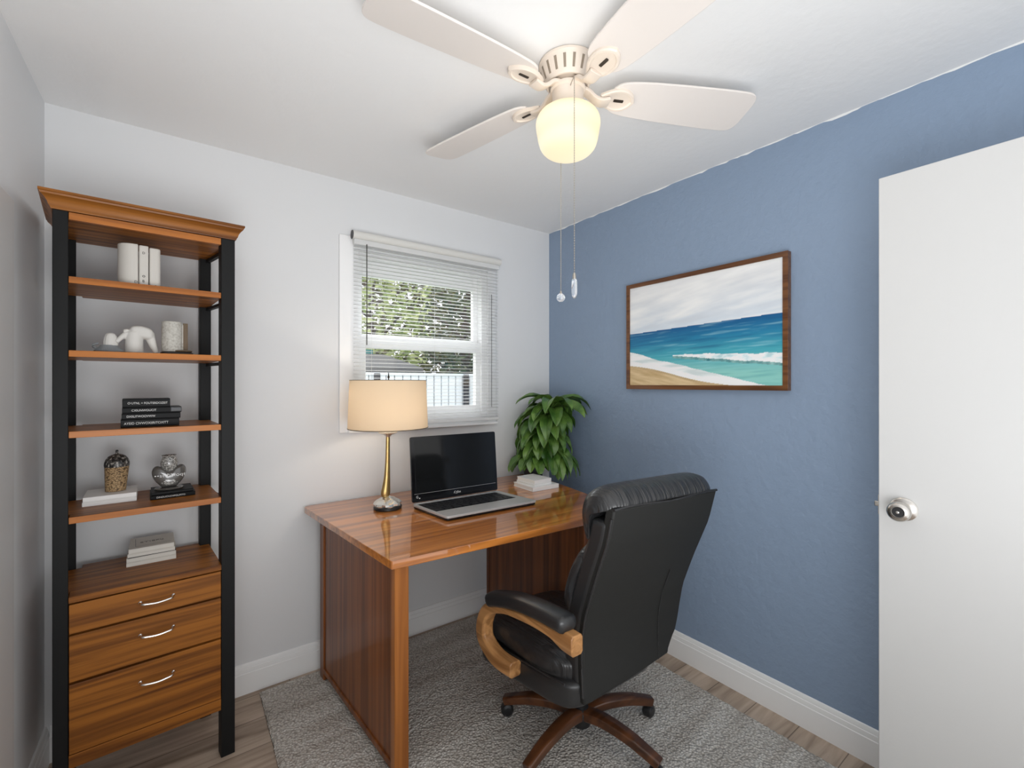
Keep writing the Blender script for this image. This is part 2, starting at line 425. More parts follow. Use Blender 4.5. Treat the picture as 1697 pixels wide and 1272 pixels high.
# open entry door on the right
dr = MB().box(1.728, 1.763, -.32, .452, .012, 2.03).build('door_1', M['door'], smooth=0, bevel=.0025)
struct(dr, 'open plain white door with a round knob')
def knob(side):
    x = 1.728 if side < 0 else 1.763
    kb = MB()
    prof = [(.0335, 0), (.0335, .004), (.030, .007), (.015, .009), (.0135, .022), (.019, .028), (.0265, .036), (.0285, .046), (.0275, .055), (.023, .0600), (.0165, .0612), (.0155, .0585), (.0001, .0575)]
    kb.lathe(prof, n=40)
    mt = Matrix.Translation((x, .392, 1.03)) @ Matrix.Rotation(R(90) * side, 4, 'Y')
    k = kb.build('door_knob', M['nickel'], dr, mt, smooth=40)
    k2 = MB().lathe([(.0150, .0582), (.0135, .0603), (.0001, .0603)], n=28).build('knob_face', M['black_plastic'], k, mt)
    MB().lathe([(.0045, .060), (.004, .0635), (.0001, .0640)], n=16).build('lock_button', M['chrome'], k, mt)
knob(-1); knob(1)
lpl = MB().box(1.734, 1.757, .4515, .4545, 1.00, 1.06).build('latch_plate', M['nickel'], dr)
MB().box(1.740, 1.752, .4545, .4660, 1.022, 1.038).build('latch_bolt', M['nickel'], lpl, bevel=.002)

# ------------------------------------------------------------------ window
win = MB()
cx0, cx1, cz0, cz1 = .650, 1.606, 1.152, 2.160
for q in ((cx0, WX0, cz0, cz1), (WX1, cx1, cz0, cz1), (WX0, WX1, cz0, WZ0), (WX0, WX1, WZ1, cz1)):
    win.box(q[0], q[1], YB - .012, YB - .0005, q[2], q[3])
w1 = win.build('window_1', M['vinyl'], smooth=0, bevel=.002)
struct(w1, 'white framed single-hung window')
gx0, gx1 = .782, 1.472
def ring(b, x0, x1, z0, z1, ix0, ix1, iz0, iz1, y0, y1):
    for q in ((x0, ix0, z0, z1), (ix1, x1, z0, z1), (ix0, ix1, z0, iz0), (ix0, ix1, iz1, z1)): b.box(q[0], q[1], y0, y1, q[2], q[3])
b = MB(); ring(b, WX0, WX1, WZ0, WZ1, .75, 1.505, 1.225, 2.06, YB - .002, YB + .10); b.build('window_frame', M['vinyl'], w1, smooth=0, bevel=.002)
b = MB(); ring(b, .75, 1.505, 1.628, 2.06, gx0, gx1, 1.668, 1.978, YB + .045, YB + .075); us = b.build('upper_sash', M['vinyl'], w1, smooth=0, bevel=.003)
MB().box(gx0, gx1, YB + .058, YB + .062, 1.668, 1.978).build('pane', M['glass'], us, smooth=0)
b = MB(); ring(b, .75, 1.505, 1.225, 1.655, gx0 + .01, gx1, 1.271, 1.590, YB + .012, YB + .042); ls = b.build('lower_sash', M['vinyl'], w1, smooth=0, bevel=.003)
MB().box(gx0 + .01, gx1, YB + .025, YB + .029, 1.271, 1.590).build('pane', M['glass'], ls, smooth=0)
MB().box(cx0 + .04, cx1 + .004, YB - .030, YB - .012, 1.150, 1.166).build('window_sill', M['vinyl'], w1, smooth=0, bevel=.003)

# blind hung in front of the window
bl = thing('window_blind', 'white horizontal slat blind lowered over the window', 'blind', (1.16, YB - .03, 1.17))
by = YB - .038
hr = MB().tube([(.706, by, 2.160), (1.618, by, 2.160)], .0215, 20).build('headrail', M['headrail'], bl)
hr['label'] = 'cream rounded headrail'
MB().tube([(.7035, by, 2.160), (.706, by, 2.160)], .0225, 20).build('end_cap', M['black_plastic'], hr)
MB().box(.712, 1.605, by - .013, by + .013, 2.112, 2.139).build('valance', M['slat'], bl, bevel=.002)
b = MB()
nsl = 46
for i in range(nsl):
    z = 2.100 - i * .0197
    a = R(2.5)
    ca, sa = math.cos(a), math.sin(a)
    pr = []
    for k in range(5):
        u = -.0125 + .025 * k / 4; h = .0017 * (1 - (u / .0125) ** 2)
        pr.append((u * ca - h * sa, u * sa + h * ca))
    poly = pr + [(y_, z_ - .0007) for y_, z_ in pr[::-1]]
    b.prism(poly, .715, 1.602, lambda u, v, w, z=z: (w, by + u, z + v))
b.build('slats', M['slat'], bl, smooth=50)
MB().box(.714, 1.603, by - .013, by + .013, 1.178, 1.196).build('bottom_rail', M['slat'], bl, bevel=.003)
for x in (.80, 1.16, 1.535):
    MB().tube([(x, by - .0135, 2.115), (x, by - .0135, 1.19)], .0008, 6).build('ladder_cord', M['slat'], bl)
wd = MB().tube([(.772, by - .024, 2.115), (.772, by - .024, 1.60)], .0026, 8).build('tilt_wand', M['dark_cord'], bl)
MB().tube([(1.546, by - .016, 1.95), (1.546, by - .016, 1.26)], .0015, 6).build('lift_cord', M['dark_cord'], bl)

# ------------------------------------------------------------------ outside the window
G0 = -.35
struct(MB().box(-6, 14, YB + .13, 22, G0 - .1, G0).build('ground', M['lawn'], smooth=0), 'lawn outside the window')
fe = thing('board_fence', 'white board fence with dark gaps outside the window', 'fence', (2.4, 5, G0))
b = MB()
for i in range(44):
    x = .9 + i * .100
    b.box(x, x + .088, 5.0, 5.02, G0, 1.50)
b.build('boards', M['fence'], fe, smooth=0)
for z in (.3, .9, 1.43): MB().box(.9, 5.3, 5.02, 5.06, z, z + .07).build('rail', M['fence_dark'], fe, smooth=0)
MB().box(.9, 5.3, 5.06, 5.07, G0, 1.49).build('backing', M['fence_dark'], fe, smooth=0)
MB().box(.9, 5.3, 4.99, 5.03, 1.50, 1.53).build('cap_rail', M['fence'], fe, smooth=0)
for x in (1.75, 2.9, 4.2): MB().box(x, x + .06, 4.955, 4.995, G0, 1.52).build('post', M['fence_dark'], fe, smooth=0)
sh = thing('garden_shed', 'low grey-roofed shed with a teal fascia beyond the fence', 'shed', (2.2, 7.6, G0))
MB().box(.9, 3.15, 7.0, 8.4, G0, 1.55).build('wall', M['shed_wall'], sh, smooth=0)
MB().hexa([(.7, 6.8, 1.58), (3.2, 6.8, 1.58), (3.2, 8.6, 1.86), (.7, 8.6, 1.86), (.7, 6.8, 1.66), (3.2, 6.8, 1.66), (3.2, 8.6, 1.98), (.7, 8.6, 1.98)]).build('roof', M['grey_roof'], sh, smooth=0)
MB().box(1.2, 3.0, 8.62, 8.68, 1.90, 2.06).build('fascia', M['teal'], sh, smooth=0)['label'] = 'teal fascia board'
def tree(x, y, h, cr, cz, leafm, label, n=900, seed=1, ls=.13):
    rnd = random.Random(seed)
    t = thing('garden_tree', label, 'tree', (x, y, G0), 0, 'trees outside the window')
    tb = MB()
    tb.tube(spline([(x, y, G0), (x + .05, y, h * .3), (x - .06, y + .05, h * .6), (x + .03, y, h * .9)], 4), [.13 - .006 * i for i in range(13)], 8)
    for k in range(7):
        a = k * 2.4; z = h * (.32 + .07 * k)
        tb.tube(spline([(x, y, z), (x + .5 * cr * math.cos(a), y + .5 * cr * math.sin(a), z + .35), (x + .95 * cr * math.cos(a), y + .9 * cr * math.sin(a), z + .5 + .3 * rnd.random())], 3), [.045 - .005 * i for i in range(7)], 6)
    tb.build('trunk', M['bark'], t)
    fb = MB()
    for i in range(n):
        while True:
            p = Vector((rnd.uniform(-1, 1), rnd.uniform(-1, 1), rnd.uniform(-1, 1)))
            if .25 < p.length < 1: break
        c = Vector((x + p.x * cr, y + p.y * cr, cz + p.z * (h - cz)))
        u = Vector((rnd.gauss(0, 1), rnd.gauss(0, 1), rnd.gauss(0, .6))).normalized()
        v = u.cross(Vector((rnd.gauss(0, 1), rnd.gauss(0, 1), rnd.gauss(0, 1)))).normalized()
        l = ls * rnd.uniform(.6, 1.3); w = l * .42
        q = fb.verts([c - u * l, c + v * w - u * l * .1 + Vector((0, 0, .02)), c + u * l, c - v * w - u * l * .1 + Vector((0, 0, .02))])
        fb.face([q[0], q[1], q[2]]); fb.face([q[0], q[2], q[3]])
    fb.build('foliage', leafm, t, smooth=0)
tree(3.7, 10.6, 4.9, 1.45, 3.0, M['leaf_light'], 'bright yellow-green tree seen through the left of the upper pane', 1250, 3, .13)
tree(6.7, 12.2, 5.4, 1.5, 3.2, M['leaf_olive'], 'olive-brown leafed tree in the middle of the window view', 1700, 5, .13)
tree(4.35, 7.3, 3.5, .95, 2.2, M['leaf_dark'], 'dark green tree at the right of the window view, just behind the fence', 1150, 8, .08)
tree(6.2, 16.5, 6.4, 2.6, 3.4, M['leaf_olive'], 'broad olive tree farthest from the window, behind the other trees', 1500, 11, .18)

tree(.4, 12.0, 5.0, 1.6, 3.0, M['leaf_light'], 'pale green tree standing left of the others, beyond the shed', 1500, 17, .13)
# ------------------------------------------------------------------ bookcase
TH = R(3.5); SO = (-.3206, 1.98, 0)
SM = Matrix.Translation(SO) @ Matrix.Rotation(TH, 4, 'Z')
def sw(x, d, z): return tuple(SM @ Vector((x, d, z)))
sf = thing('bookcase', 'tall walnut bookcase with black posts and three drawers', 'bookcase', SO, TH)
DP = .325
PW = .036
def shx(x, d): return x - .026 * d / DP                              # the frame leans back a little askew
def post(x0, x1, d0, d1):
    return MB().hexa([(shx(x, d), d, z) for z in (0, 1.946) for (x, d) in ((x0, d0), (x1, d0), (x1, d1), (x0, d1))]).build('post', M['black_metal'], sf, SM, bevel=.0015)
W = .490
post(0, PW, 0, .045); post(W - .044, W, 0, .045); post(.024, .056, DP - .036, DP); post(W - .060, W - .022, DP - .036, DP)
xi0, xi1 = PW + .001, W - .045
def board(name, z1, th, d0, d1, material=None, x0=None, x1=None):
    x0 = xi0 if x0 is None else x0; x1 = xi1 if x1 is None else x1
    z0 = z1 - th
    r0 = W - .062
    # narrows behind the front posts to clear the rear ones
    out = [(x0, d0), (x1, d0), (x1, .05), (shx(W - .03, d1 - .04), d1 - .04), (shx(W - .061, d1 - .036), d1 - .038), (shx(W - .061, d1), d1), (PW + .012, d1), (PW + .012, d1 - .038), (.004, d1 - .04), (.004, .047), (x0, .047)]
    return MB().prism(out, z0, z1).build(name, material or M['shelf_wood'], sf, SM, smooth=0, bevel=.0012)
for z in (1.741, 1.507, 1.249, .977):
    s_ = board('shelf', z, .0205, .001, DP - .002)
    MB().box(xi0, xi1, -.002, .001, z - .0205, z).build('edge_band', M['shelf_edge'], s_, SM, smooth=0, bevel=.0008)
# side rails under the boards
for z in (1.7205, 1.4865, 1.2285, .9565, 1.922):
    MB().hexa([(shx(x, d) + (.0 if d < .2 else -.022), d, zz) for zz in (z - .012, z) for (x, d) in ((W - .018, .045), (W - .004, .045), (W - .004, DP - .036), (W - .018, DP - .036))]).build('side_rail', M['black_metal'], sf, SM, smooth=0)
# top: apron, ceiling board, crown moulding
MB().box(xi0, xi1, -.001, .016, 1.921, 1.944).build('apron', M['shelf_edge'], sf, SM, smooth=0, bevel=.001)
MB().prism([(.004, .017), (W - .01, .017), (shx(W - .03, DP), DP), (shx(.02, DP), DP)], 1.924, 1.944).build('top_board', M['shelf_wood'], sf, SM, smooth=0)
crown = [(.0, 1.946), (.004, 1.946), (.006, 1.951), (.010, 1.956), (.013, 1.965), (.020, 1.975), (.027, 1.981), (.030, 1.983), (.032, 1.988), (.035, 1.990), (.035, 1.997)]
rings = []
for o_, z in crown:
    rings.append([(-o_ * .8, -o_, z), (W + o_ * .8, -o_, z), (W + o_ * .8 - .026, DP, z), (-o_ * .8 - .02, DP, z)])
MB().loft(rings).build('crown_moulding', M['shelf_wood'], sf, SM, smooth=25)
# cabinet with three drawers
MB().prism([(xi0, .010), (xi1, .010), (xi1, .05), (shx(W - .03, DP), DP - .003), (shx(.03, DP) + .03, DP - .003), (.006, .05), (xi0, .05)], .185, .706).build('cabinet_body', M['shelf_wood'], sf, SM, smooth=0)
bt = board('cabinet_top', .727, .0195, -.010, DP - .002)
MB().box(xi0, xi1, -.003, .012, .182, .224).build('bottom_rail', M['shelf_wood'], sf, SM, smooth=0, bevel=.001)
for z0, z1 in ((.6095, .7020), (.4570, .6025), (.2290, .4490)):
    dw = MB().box(xi0 + .001, xi1 - .001, -.008, .0095, z0, z1).build('drawer', M['shelf_wood'], sf, SM, smooth=0, bevel=.0015)
    hz = z0 + (z1 - z0) * (.52 if z1 > .6 else .72)
    if .5 < z1 < .65: hz = z0 + (z1 - z0) * .62
    hb = MB()
    xs0, xs1 = .212, .302
    hb.tube(spline([(xs0 - .001, -.012, hz), (xs0 + .004, -.030, hz), (xs0 + .02, -.034, hz - .002), ((xs0 + xs1) / 2, -.035, hz - .004), (xs1 - .02, -.034, hz - .002), (xs1 - .004, -.030, hz), (xs1 + .001, -.012, hz)], 5), .0034, 10)
    for x in (xs0, xs1):                                             # round rosettes on the drawer face
        hb.loft([[(x + r * math.cos(q * math.pi / 8), d_, hz + r * math.sin(q * math.pi / 8)) for q in range(16)] for r, d_ in ((.0055, -.0075), (.0055, -.011), (.004, -.0125))])
    hb.build('handle', M['chrome'], dw, SM)

# ------------------------------------------------------------------ things on the bookcase
def BX(root, name, material, x0, x1, d0, d1, z0, z1, bevel=.001, mtx=SM):
    return MB().box(x0, x1, d0, d1, z0, z1).build(name, material, root, mtx, smooth=0, bevel=bevel)
def sthing(name, label, cat, x, d, z, group=None): return thing(name, label, cat, sw(x, d, z), TH, group)
# ivory albums on the top shelf
def album(x0, x1, h, left_r, right_r, label, marks):
    d0, d1, z0 = .030, .20, 1.7412
    t = sthing('album', label, 'album', (x0 + x1) / 2, d0, z0, 'ivory albums on the top shelf')
    out = []
    n = 10
    if left_r:
        out += [(x0 + left_r - left_r * math.sin(math.pi / 2 * k / n), d0 + left_r * 1.0 - left_r * 1.0 * math.cos(math.pi / 2 * k / n)) for k in range(n + 1)][::1]
        out = out[::-1]
    else: out += [(x0, d0)]
    if right_r:
        rt = [(x1 - right_r + right_r * math.sin(math.pi / 2 * k / n), d0 + right_r - right_r * math.cos(math.pi / 2 * k / n)) for k in range(n + 1)]
    else: rt = [(x1, d0)]
    out = out + rt + [(x1, d1), (x0, d1)]
    MB().prism(out, z0, z0 + h).build('cover', M['binder'], t, SM, smooth=50, bevel=.004, seg=3)
    for txt, size, x, z in marks:
        lettering(txt, size, SM @ Matrix.Translation((x, d0 - .0006, z)) @ Matrix.Rotation(R(90), 4, 'X'), M['letter_dark'], t, 'spine_mark')
    return t
album(.1515, .2065, .142, .040, 0, 'widest ivory album with a rounded spine at the left of the top shelf', [('D', .012, .196, 1.748)])
album(.2085, .2345, .140, 0, 0, 'narrow ivory album between two others on the top shelf, several dark spine marks', [('D', .011, .217, 1.851), ('o', .016, .217, 1.7705), ('B', .012, .217, 1.753)])
album(.2365, .2675, .136, 0, .012, 'rightmost ivory album of the three on the top shelf', [('-', .014, .252, 1.7435)])
# second shelf ornaments
z2 = 1.5075
t = sthing('stone_ornament', 'small grey stone ornament with a pale ridged dome, left on second shelf', 'ornament', .13, .08, z2)
b = MB(); b.lathe([(.0001, 0), (.037, 0), (.040, .006), (.034, .014), (.027, .019), (.022, .026), (.0001, .026)], (.130, .08, z2), 24, sy=.7)
b.build('base', M['grey_stone'], t, SM)
b = MB(); rings = []
for k in range(9):
    a = k / 8 * math.pi / 2
    rr = .0185 * math.cos(a) ** .6 if k < 8 else .001
    rings.append([(.134 + (rr * (1 + .07 * math.cos(11 * q / 33 * 2 * math.pi))) * math.cos(2 * math.pi * q / 33), .08 + rr * .8 * math.sin(2 * math.pi * q / 33), z2 + .025 + .043 * math.sin(a)) for q in range(33)])
b.loft(rings).build('dome', M['ceramic'], t, SM)['label'] = 'pale ridged dome'
MB().tube(spline([(.098, .075, z2 + .012), (.090, .075, z2 + .018), (.091, .075, z2 + .026), (.103, .075, z2 + .030)], 4), .0035, 8).build('curl', M['grey_stone'], t, SM)
z2 += .0022
t = sthing('elephant_figurine', 'white ceramic elephant-like figurine with a lowered trunk, middle of second shelf', 'figurine', .2, .08, z2)
b = MB()
b.lathe([(.0001, 0), (.0255, 0), (.0265, .004), (.0262, .013), (.0255, .014), (.0255, .05), (.024, .07), (.018, .078), (.0001, .08)], (.196, .085, z2), 28)
b.rbox(.183, .250, .062, .110, z2 + .052, z2 + .097, 3.2, 8, lambda p: (p.x, p.y, p.z - .25 * max(0, p.x - .215)))
b.tube(spline([(.192, .082, z2 + .076), (.176, .078, z2 + .066), (.160, .075, z2 + .050), (.149, .073, z2 + .034)], 5), [.012 - .0004 * i for i in range(16)], 12)
b.tube(spline([(.236, .085, z2 + .070), (.243, .084, z2 + .045), (.250, .082, z2 + .020), (.257, .081, z2 + .001)], 5), [.0165 - .0006 * i for i in range(16)], 14)
o = b.build('body', M['ceramic'], t, SM)
rm = o.modifiers.new('remesh', 'REMESH'); rm.mode = 'VOXEL'; rm.voxel_size = .0022; rm.use_smooth_shade = True
MB().rbox(.166, .184, .070, .082, z2 + .066, z2 + .082, 2.5, 6).build('ear', M['ceramic'], t, SM)
z2 -= .0022
t = sthing('stoneware_mug', 'tall speckled stoneware mug with flat brown handle on a dark base, right on second shelf', 'mug', .31, .08, z2)
MB().rbox(.268, .366, .05, .125, z2, z2 + .010, 5, 8).build('base', M['dark_brown'], t, SM)['label'] = 'dark brown oval base'
MB().rbox(.290, .364, .055, .12, z2 + .010, z2 + .018, 4, 8).build('tray', M['aged_bronze'], t, SM)
MB().lathe([(.0001, .018), (.030, .018), (.031, .022), (.0305, .118), (.030, .126), (.0285, .1275), (.027, .126), (.0265, .118), (.026, .03), (.0001, .03)], (.302, .085, z2 - .007), 36).build('cup', M['stoneware'], t, SM)
MB().tube([(.3425, .085, z2 + .016), (.3425, .085, z2 + .065), (.3425, .085, z2 + .118)], [(.0075, .004)] * 3, prof=RO, up=(0, 1, 0)).build('handle', M['aged_bronze'], t, SM)
MB().box(.330, .336, .080, .090, z2 + .016, z2 + .112).build('handle_mount', M['stoneware'], t, SM, bevel=.001)

def book(name, label, x0, x1, d0, d1, z0, z1, cover, group, text=None, tsize=.012, tw=None, tx=None, tmat=None, rot=0, mtx=SM, base=None, spine='front', pages_front=False):
    """a closed book lying flat: two boards, a spine and the page block"""
    cx, cy = (x0 + x1) / 2, (d0 + d1) / 2
    base = base or (mtx @ Matrix.Translation((cx, cy, z0)) @ Matrix.Rotation(rot, 4, 'Z'))
    e = base.to_euler()
    t = thing(name, label, 'book', tuple(base.translation), e.z, group)
    hx, hy, h = (x1 - x0) / 2, (d1 - d0) / 2, z1 - z0
    ct = min(.0022, h * .14)
    c = MB()
    c.box(-hx, hx, -hy, hy, 0, ct); c.box(-hx, hx, -hy, hy, h - ct, h)
    if not pages_front: c.box(-hx, hx, -hy, -hy + .003, ct, h - ct)
    else: c.box(-hx, -hx + .003, -hy, hy, ct, h - ct)
    c.build('cover', cover, t, base, smooth=0, bevel=.0009)
    i = .003
    MB().box(-hx + i, hx - i, -hy + (.0015 if pages_front else i), hy - i, ct, h - ct).build('pages', M['pages'], t, base, smooth=0)
    if text:
        lettering(text, tsize, base @ Matrix.Translation((tx if tx is not None else -hx + .008, -hy - .0004, h * .5 - tsize * .36)) @ Matrix.Rotation(R(90), 4, 'X'), tmat or M['letter_white'], t, 'lettering', tw)
    return t
# four black books on the middle shelf
g = 'black books stacked on the third shelf'
d0 = .055
book('book', 'black book at the bottom of the four-book stack on the third shelf', .1600, .3225, d0, d0 + .125, 1.2495, 1.2765, M['book_black'], g, 'AYEID CIVWOXIIRITOXITT', .012, .122, -.0725)
book('book', 'second black book from the bottom of the stack on the third shelf', .1625, .3260, d0 + .001, d0 + .122, 1.2767, 1.2975, M['book_black'], g, 'DXIILITWOOVWW', .0105, .078, -.069)
bk = book('book', 'black book with a grey spine end, second from the top of the stack', .1635, .3290, d0 + .002, d0 + .120, 1.2977, 1.3180, M['book_black'], g, 'CXIUNWOUCIT', .010, .068, -.058)
BX(bk, 'spine_cap', M['book_grey'], .2965, .3298, d0 - .001, d0 + .005, 1.3000, 1.3165, .003)['label'] = 'grey spine end'
book('book', 'topmost black book of the stack on the third shelf', .1640, .2960, d0 + .003, d0 + .118, 1.3182, 1.3480, M['book_black'], g, 'O\u00b7UTNL = FOUTERDOZEIT', .0105, .110, -.052)
# fourth shelf
z4 = .9772
g = 'white books under the basket'
book('book', 'lower white book under the woven jar', .0600, .2045, .136, .295, z4, z4 + .0145, M['book_white'], g, rot=R(-1.5))
book('book', 'upper white book directly under the woven jar', .0610, .2035, .138, .290, z4 + .0147, z4 + .0310, M['book_white'], g, rot=R(-1))
t = sthing('woven_jar', 'small woven rattan jar with a dark mottled domed lid', 'jar', .144, .215, z4 + .031)
c0 = (.143, .215, z4 + .0312)
b = MB(); rings = []
for k in range(29):
    f = k / 28; r = .0300 + .0055 * f + .0012 * math.sin(k * math.pi / 1.0 + .5) * (1 if k % 2 else -1)
    rings.append([(c0[0] + .004 * f + r * math.cos(2 * math.pi * q / 40), c0[1] + r * math.sin(2 * math.pi * q / 40), c0[2] + .001 + f * .088) for q in range(40)])
b.loft(rings).build('basket', M['rattan'], t, SM)
lp = [(.0358, .089), (.0368, .095), (.036, .104), (.032, .116), (.025, .126), (.015, .132), (.0055, .135), (.004, .139), (.0042, .146), (.003, .149), (.0001, .1495)]
MB().lathe(lp, (c0[0] + .004, c0[1], c0[2]), 36).build('lid', M['lid'], t, SM)
g = 'black books under the glass vase'
book('book', 'lower black book under the glass heart vase', .2410, .3750, .105, .235, z4, z4 + .0150, M['book_black'], g, 'DINOUCNOVPOUFITO', .0085, .085, -.050)
book('book', 'upper black book under the glass heart vase', .2440, .3690, .112, .232, z4 + .0152, z4 + .0250, M['book_black'], g)
t = sthing('heart_vase', 'smoky glass heart-shaped vase on a small dark stand', 'vase', .298, .165, z4 + .0252)
zv = z4 + .0254
MB().lathe([(.0001, 0), (.044, 0), (.046, .003), (.043, .006), (.030, .0075), (.0001, .0075)], (.298, .165, zv), 36, sy=.8).build('stand', M['smoke_glass'], t, SM)
def heart(scale=1, dz=0, dy=1):
    zs = zv + .0075
    # outline, right half from the foot up (x, z), mirrored
    half = [(.022, 0), (.031, .010), (.043, .026), (.0505, .044), (.0525, .060), (.048, .074), (.039, .081), (.029, .079), (.019, .070), (.010, .063)]
    hp = spline([(x, 0, z) for x, z in half], 5)
    out = [(p.x, p.z) for p in hp]; out = out + [(0, .060)] + [(-x, z) for x, z in out[::-1]]
    rings = []
    cz = .040
    for k in range(11):
        a = -math.pi / 2 + math.pi * k / 10
        f = max(.02, math.cos(a)) ** .45; y = .026 * math.sin(a)
        rings.append([(.298 + x * f, .165 + y, zs + cz + (z - cz) * f) for x, z in out])
    return MB().loft(rings)
heart().build('body', M['smoke_glass'], t, SM, smooth=60)
MB().lathe([(.016, .060), (.0245, .074), (.027, .090), (.024, .103), (.020, .112), (.022, .117), (.0235, .119), (.0225, .120), (.019, .117), (.0001, .112)], (.298, .165, zv + .0075), 36, sy=.75).build('neck', M['speck_glass'], t, SM)
MB().rbox(.268, .328, .1385, .160, zv + .014, zv + .050, 2.2, 10).build('frosted_inset', M['speck_glass'], t, SM)
lettering('\u2022\u2022st Niloqt', .017, SM @ Matrix.Translation((.252, .1385, zv + .049)) @ Matrix.Rotation(R(90), 4, 'X'), M['letter_white'], t, 'lettering', .094)
# cream books on the cabinet top
g = 'cream books on the cabinet top'
zc = .7272
rc = R(-2)
book('book', 'thick cream book at the bottom of the pile on the drawers', .1755, .3225, .178, .315, zc, zc + .0150, M['book_cream'], g, rot=rc)
book('book', 'second cream book from the bottom of the pile on the drawers', .1760, .3220, .179, .314, zc + .0152, zc + .0315, M['book_cream'], g, rot=rc)
bk = book('book', 'cream paperback second from the top of the pile on the drawers', .1790, .3190, .176, .316, zc + .0340, zc + .0480, M['book_cream'], g, rot=rc)
BX(bk, 'dark_spine', M['book_black'], .1785, .3195, .1785, .312, zc + .0315, zc + .0340, 0)
bk = book('book', 'topmost cream book of the pile on the drawers, faint title on its cover', .1820, .3160, .170, .318, zc + .0482, zc + .0660, M['book_cream'], g, rot=rc)
bm_ = MB()
for q in ((.199, .305, .196, .1975), (.199, .2003, .197, .30)): bm_.box(q[0], q[1], q[2], q[3], zc + .0660, zc + .0664)
bm_.build('cover_line', M['letter_grey'], bk, SM, smooth=0)
lettering('STIEPIJ', .020, SM @ Matrix.Translation((.212, .236, zc + .0664)), M['letter_grey'], bk, 'lettering', .07)

# ------------------------------------------------------------------ desk
dk = thing('desk', 'glossy reddish-brown wooden desk under the window', 'desk', (1.16, 1.9, .0))
def round_poly(pts, rad, n=5):
    out = []
    k = len(pts)
    for i, p in enumerate(pts):
        a = Vector(pts[i - 1]); c = Vector(pts[(i + 1) % k]); p = Vector(p)
        r = rad[i] if isinstance(rad, (list, tuple)) else rad
        u = (a - p).normalized() * r; v = (c - p).normalized() * r
        for q in range(n + 1):
            t = q / n
            out.append(tuple((p + u) * (1 - t) ** 2 + p * 2 * t * (1 - t) + (p + v) * t * t))
    return out
top = round_poly([(.566, 1.447), (1.705, 1.392), (1.875, 2.352), (.478, 2.352)], [.008, .02, .02, .03])
cen = Vector((1.16, 1.9))
def inset(poly, d):
    out = []
    for p in poly:
        v = (cen - Vector(p)); out.append(tuple(Vector(p) + v.normalized() * d))
    return out
rings = [[(x, y, z) for x, y in inset(top, i_)] for i_, z in ((.010, .7785), (.002, .7815), (0, .784), (0, .8085), (.0015, .810))]
MB().loft(rings).build('top', M['desk_top'], dk, smooth=14)
def panel(name, pts, z0, z1, material, parent=dk, bevel=.002):
    return MB().prism(pts, z0, z1).build(name, material, parent, smooth=0, bevel=bevel)
# left end panel: front stile, board, rear foot, base rail
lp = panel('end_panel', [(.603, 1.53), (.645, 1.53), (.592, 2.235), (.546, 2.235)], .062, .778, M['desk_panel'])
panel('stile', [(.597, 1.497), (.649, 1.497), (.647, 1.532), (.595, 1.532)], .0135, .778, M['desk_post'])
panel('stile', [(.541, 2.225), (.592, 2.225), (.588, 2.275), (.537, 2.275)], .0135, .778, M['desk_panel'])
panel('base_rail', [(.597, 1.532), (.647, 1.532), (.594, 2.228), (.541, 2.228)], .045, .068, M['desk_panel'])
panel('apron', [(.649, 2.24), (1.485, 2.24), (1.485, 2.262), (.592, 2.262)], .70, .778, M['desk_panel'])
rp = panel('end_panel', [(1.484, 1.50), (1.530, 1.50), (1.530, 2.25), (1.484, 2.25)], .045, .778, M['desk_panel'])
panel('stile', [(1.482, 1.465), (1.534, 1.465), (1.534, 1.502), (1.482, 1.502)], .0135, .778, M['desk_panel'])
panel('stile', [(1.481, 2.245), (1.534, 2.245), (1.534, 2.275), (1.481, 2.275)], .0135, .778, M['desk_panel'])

# ------------------------------------------------------------------ table lamp
lm = thing('table_lamp', 'gold-stemmed table lamp with a cream drum shade on the desk', 'lamp', (.795, 2.079, .81))
lx, ly = .795, 2.079
MB().lathe([(.0001, 0), (.062, 0), (.065, .004), (.065, .012), (.061, .016), (.0001, .016)], (lx, ly, .8102), 36).build('foot', M['black_plastic'], lm)
b = MB(); rings = []
for k, (r, z) in enumerate([(.060, .016), (.064, .022), (.062, .030), (.050, .041), (.034, .050), (.018, .055), (.010, .060)]):
    rings.append([(lx + r * (1 + .07 * math.cos(7 * a * 2 * math.pi / 42 + k * .9)) * math.cos(a * 2 * math.pi / 42), ly + r * (1 + .07 * math.cos(7 * a * 2 * math.pi / 42 + k * .9)) * math.sin(a * 2 * math.pi / 42), .810 + z) for a in range(42)])
b.loft(rings).build('crystal_base', M['silver_glass'], lm, smooth=18)
sp_ = spline([(lx - .012, ly, .8615), (lx - .0115, ly, .880), (lx - .0075, ly, .915), (lx - .003, ly, .965), (lx - .0005, ly, 1.04), (lx + .0005, ly, 1.11), (lx + .001, ly, 1.165)], 6)
rad = []
for i, p in enumerate(sp_):
    f = (p.z - .8615) / (1.165 - .8615)
    w = interp([(0, .007), (.02, .0165), (.05, .0215), (.10, .0218), (.2, .0182), (.35, .0142), (.55, .0115), (.8, .0100), (1, .0100)], f)
    rad.append((w, w * .75))
MB().tube(sp_, rad, 16, up=(0, 1, 0)).build('stem', M['gold'], lm)
MB().tube([(lx, ly, .86), (lx - .004, ly, .872)], .008, 10).build('collar', M['gold'], lm)
MB().lathe([(.010, 0), (.013, .003), (.018, .009), (.040, .017), (.045, .0205), (.044, .023), (.028, .0215), (.0001, .021)], (lx + .001, ly, 1.149), 28).build('socket_cup', M['silver_glass'], lm)
sd = MB(); rings = []
zb, zt, rb, rt = 1.192, 1.418, .1845, .1755
n = 64
def ringc(r, z): return [(lx + .004 + r * math.cos(2 * math.pi * i / n), ly + r * math.sin(2 * math.pi * i / n), z) for i in range(n)]
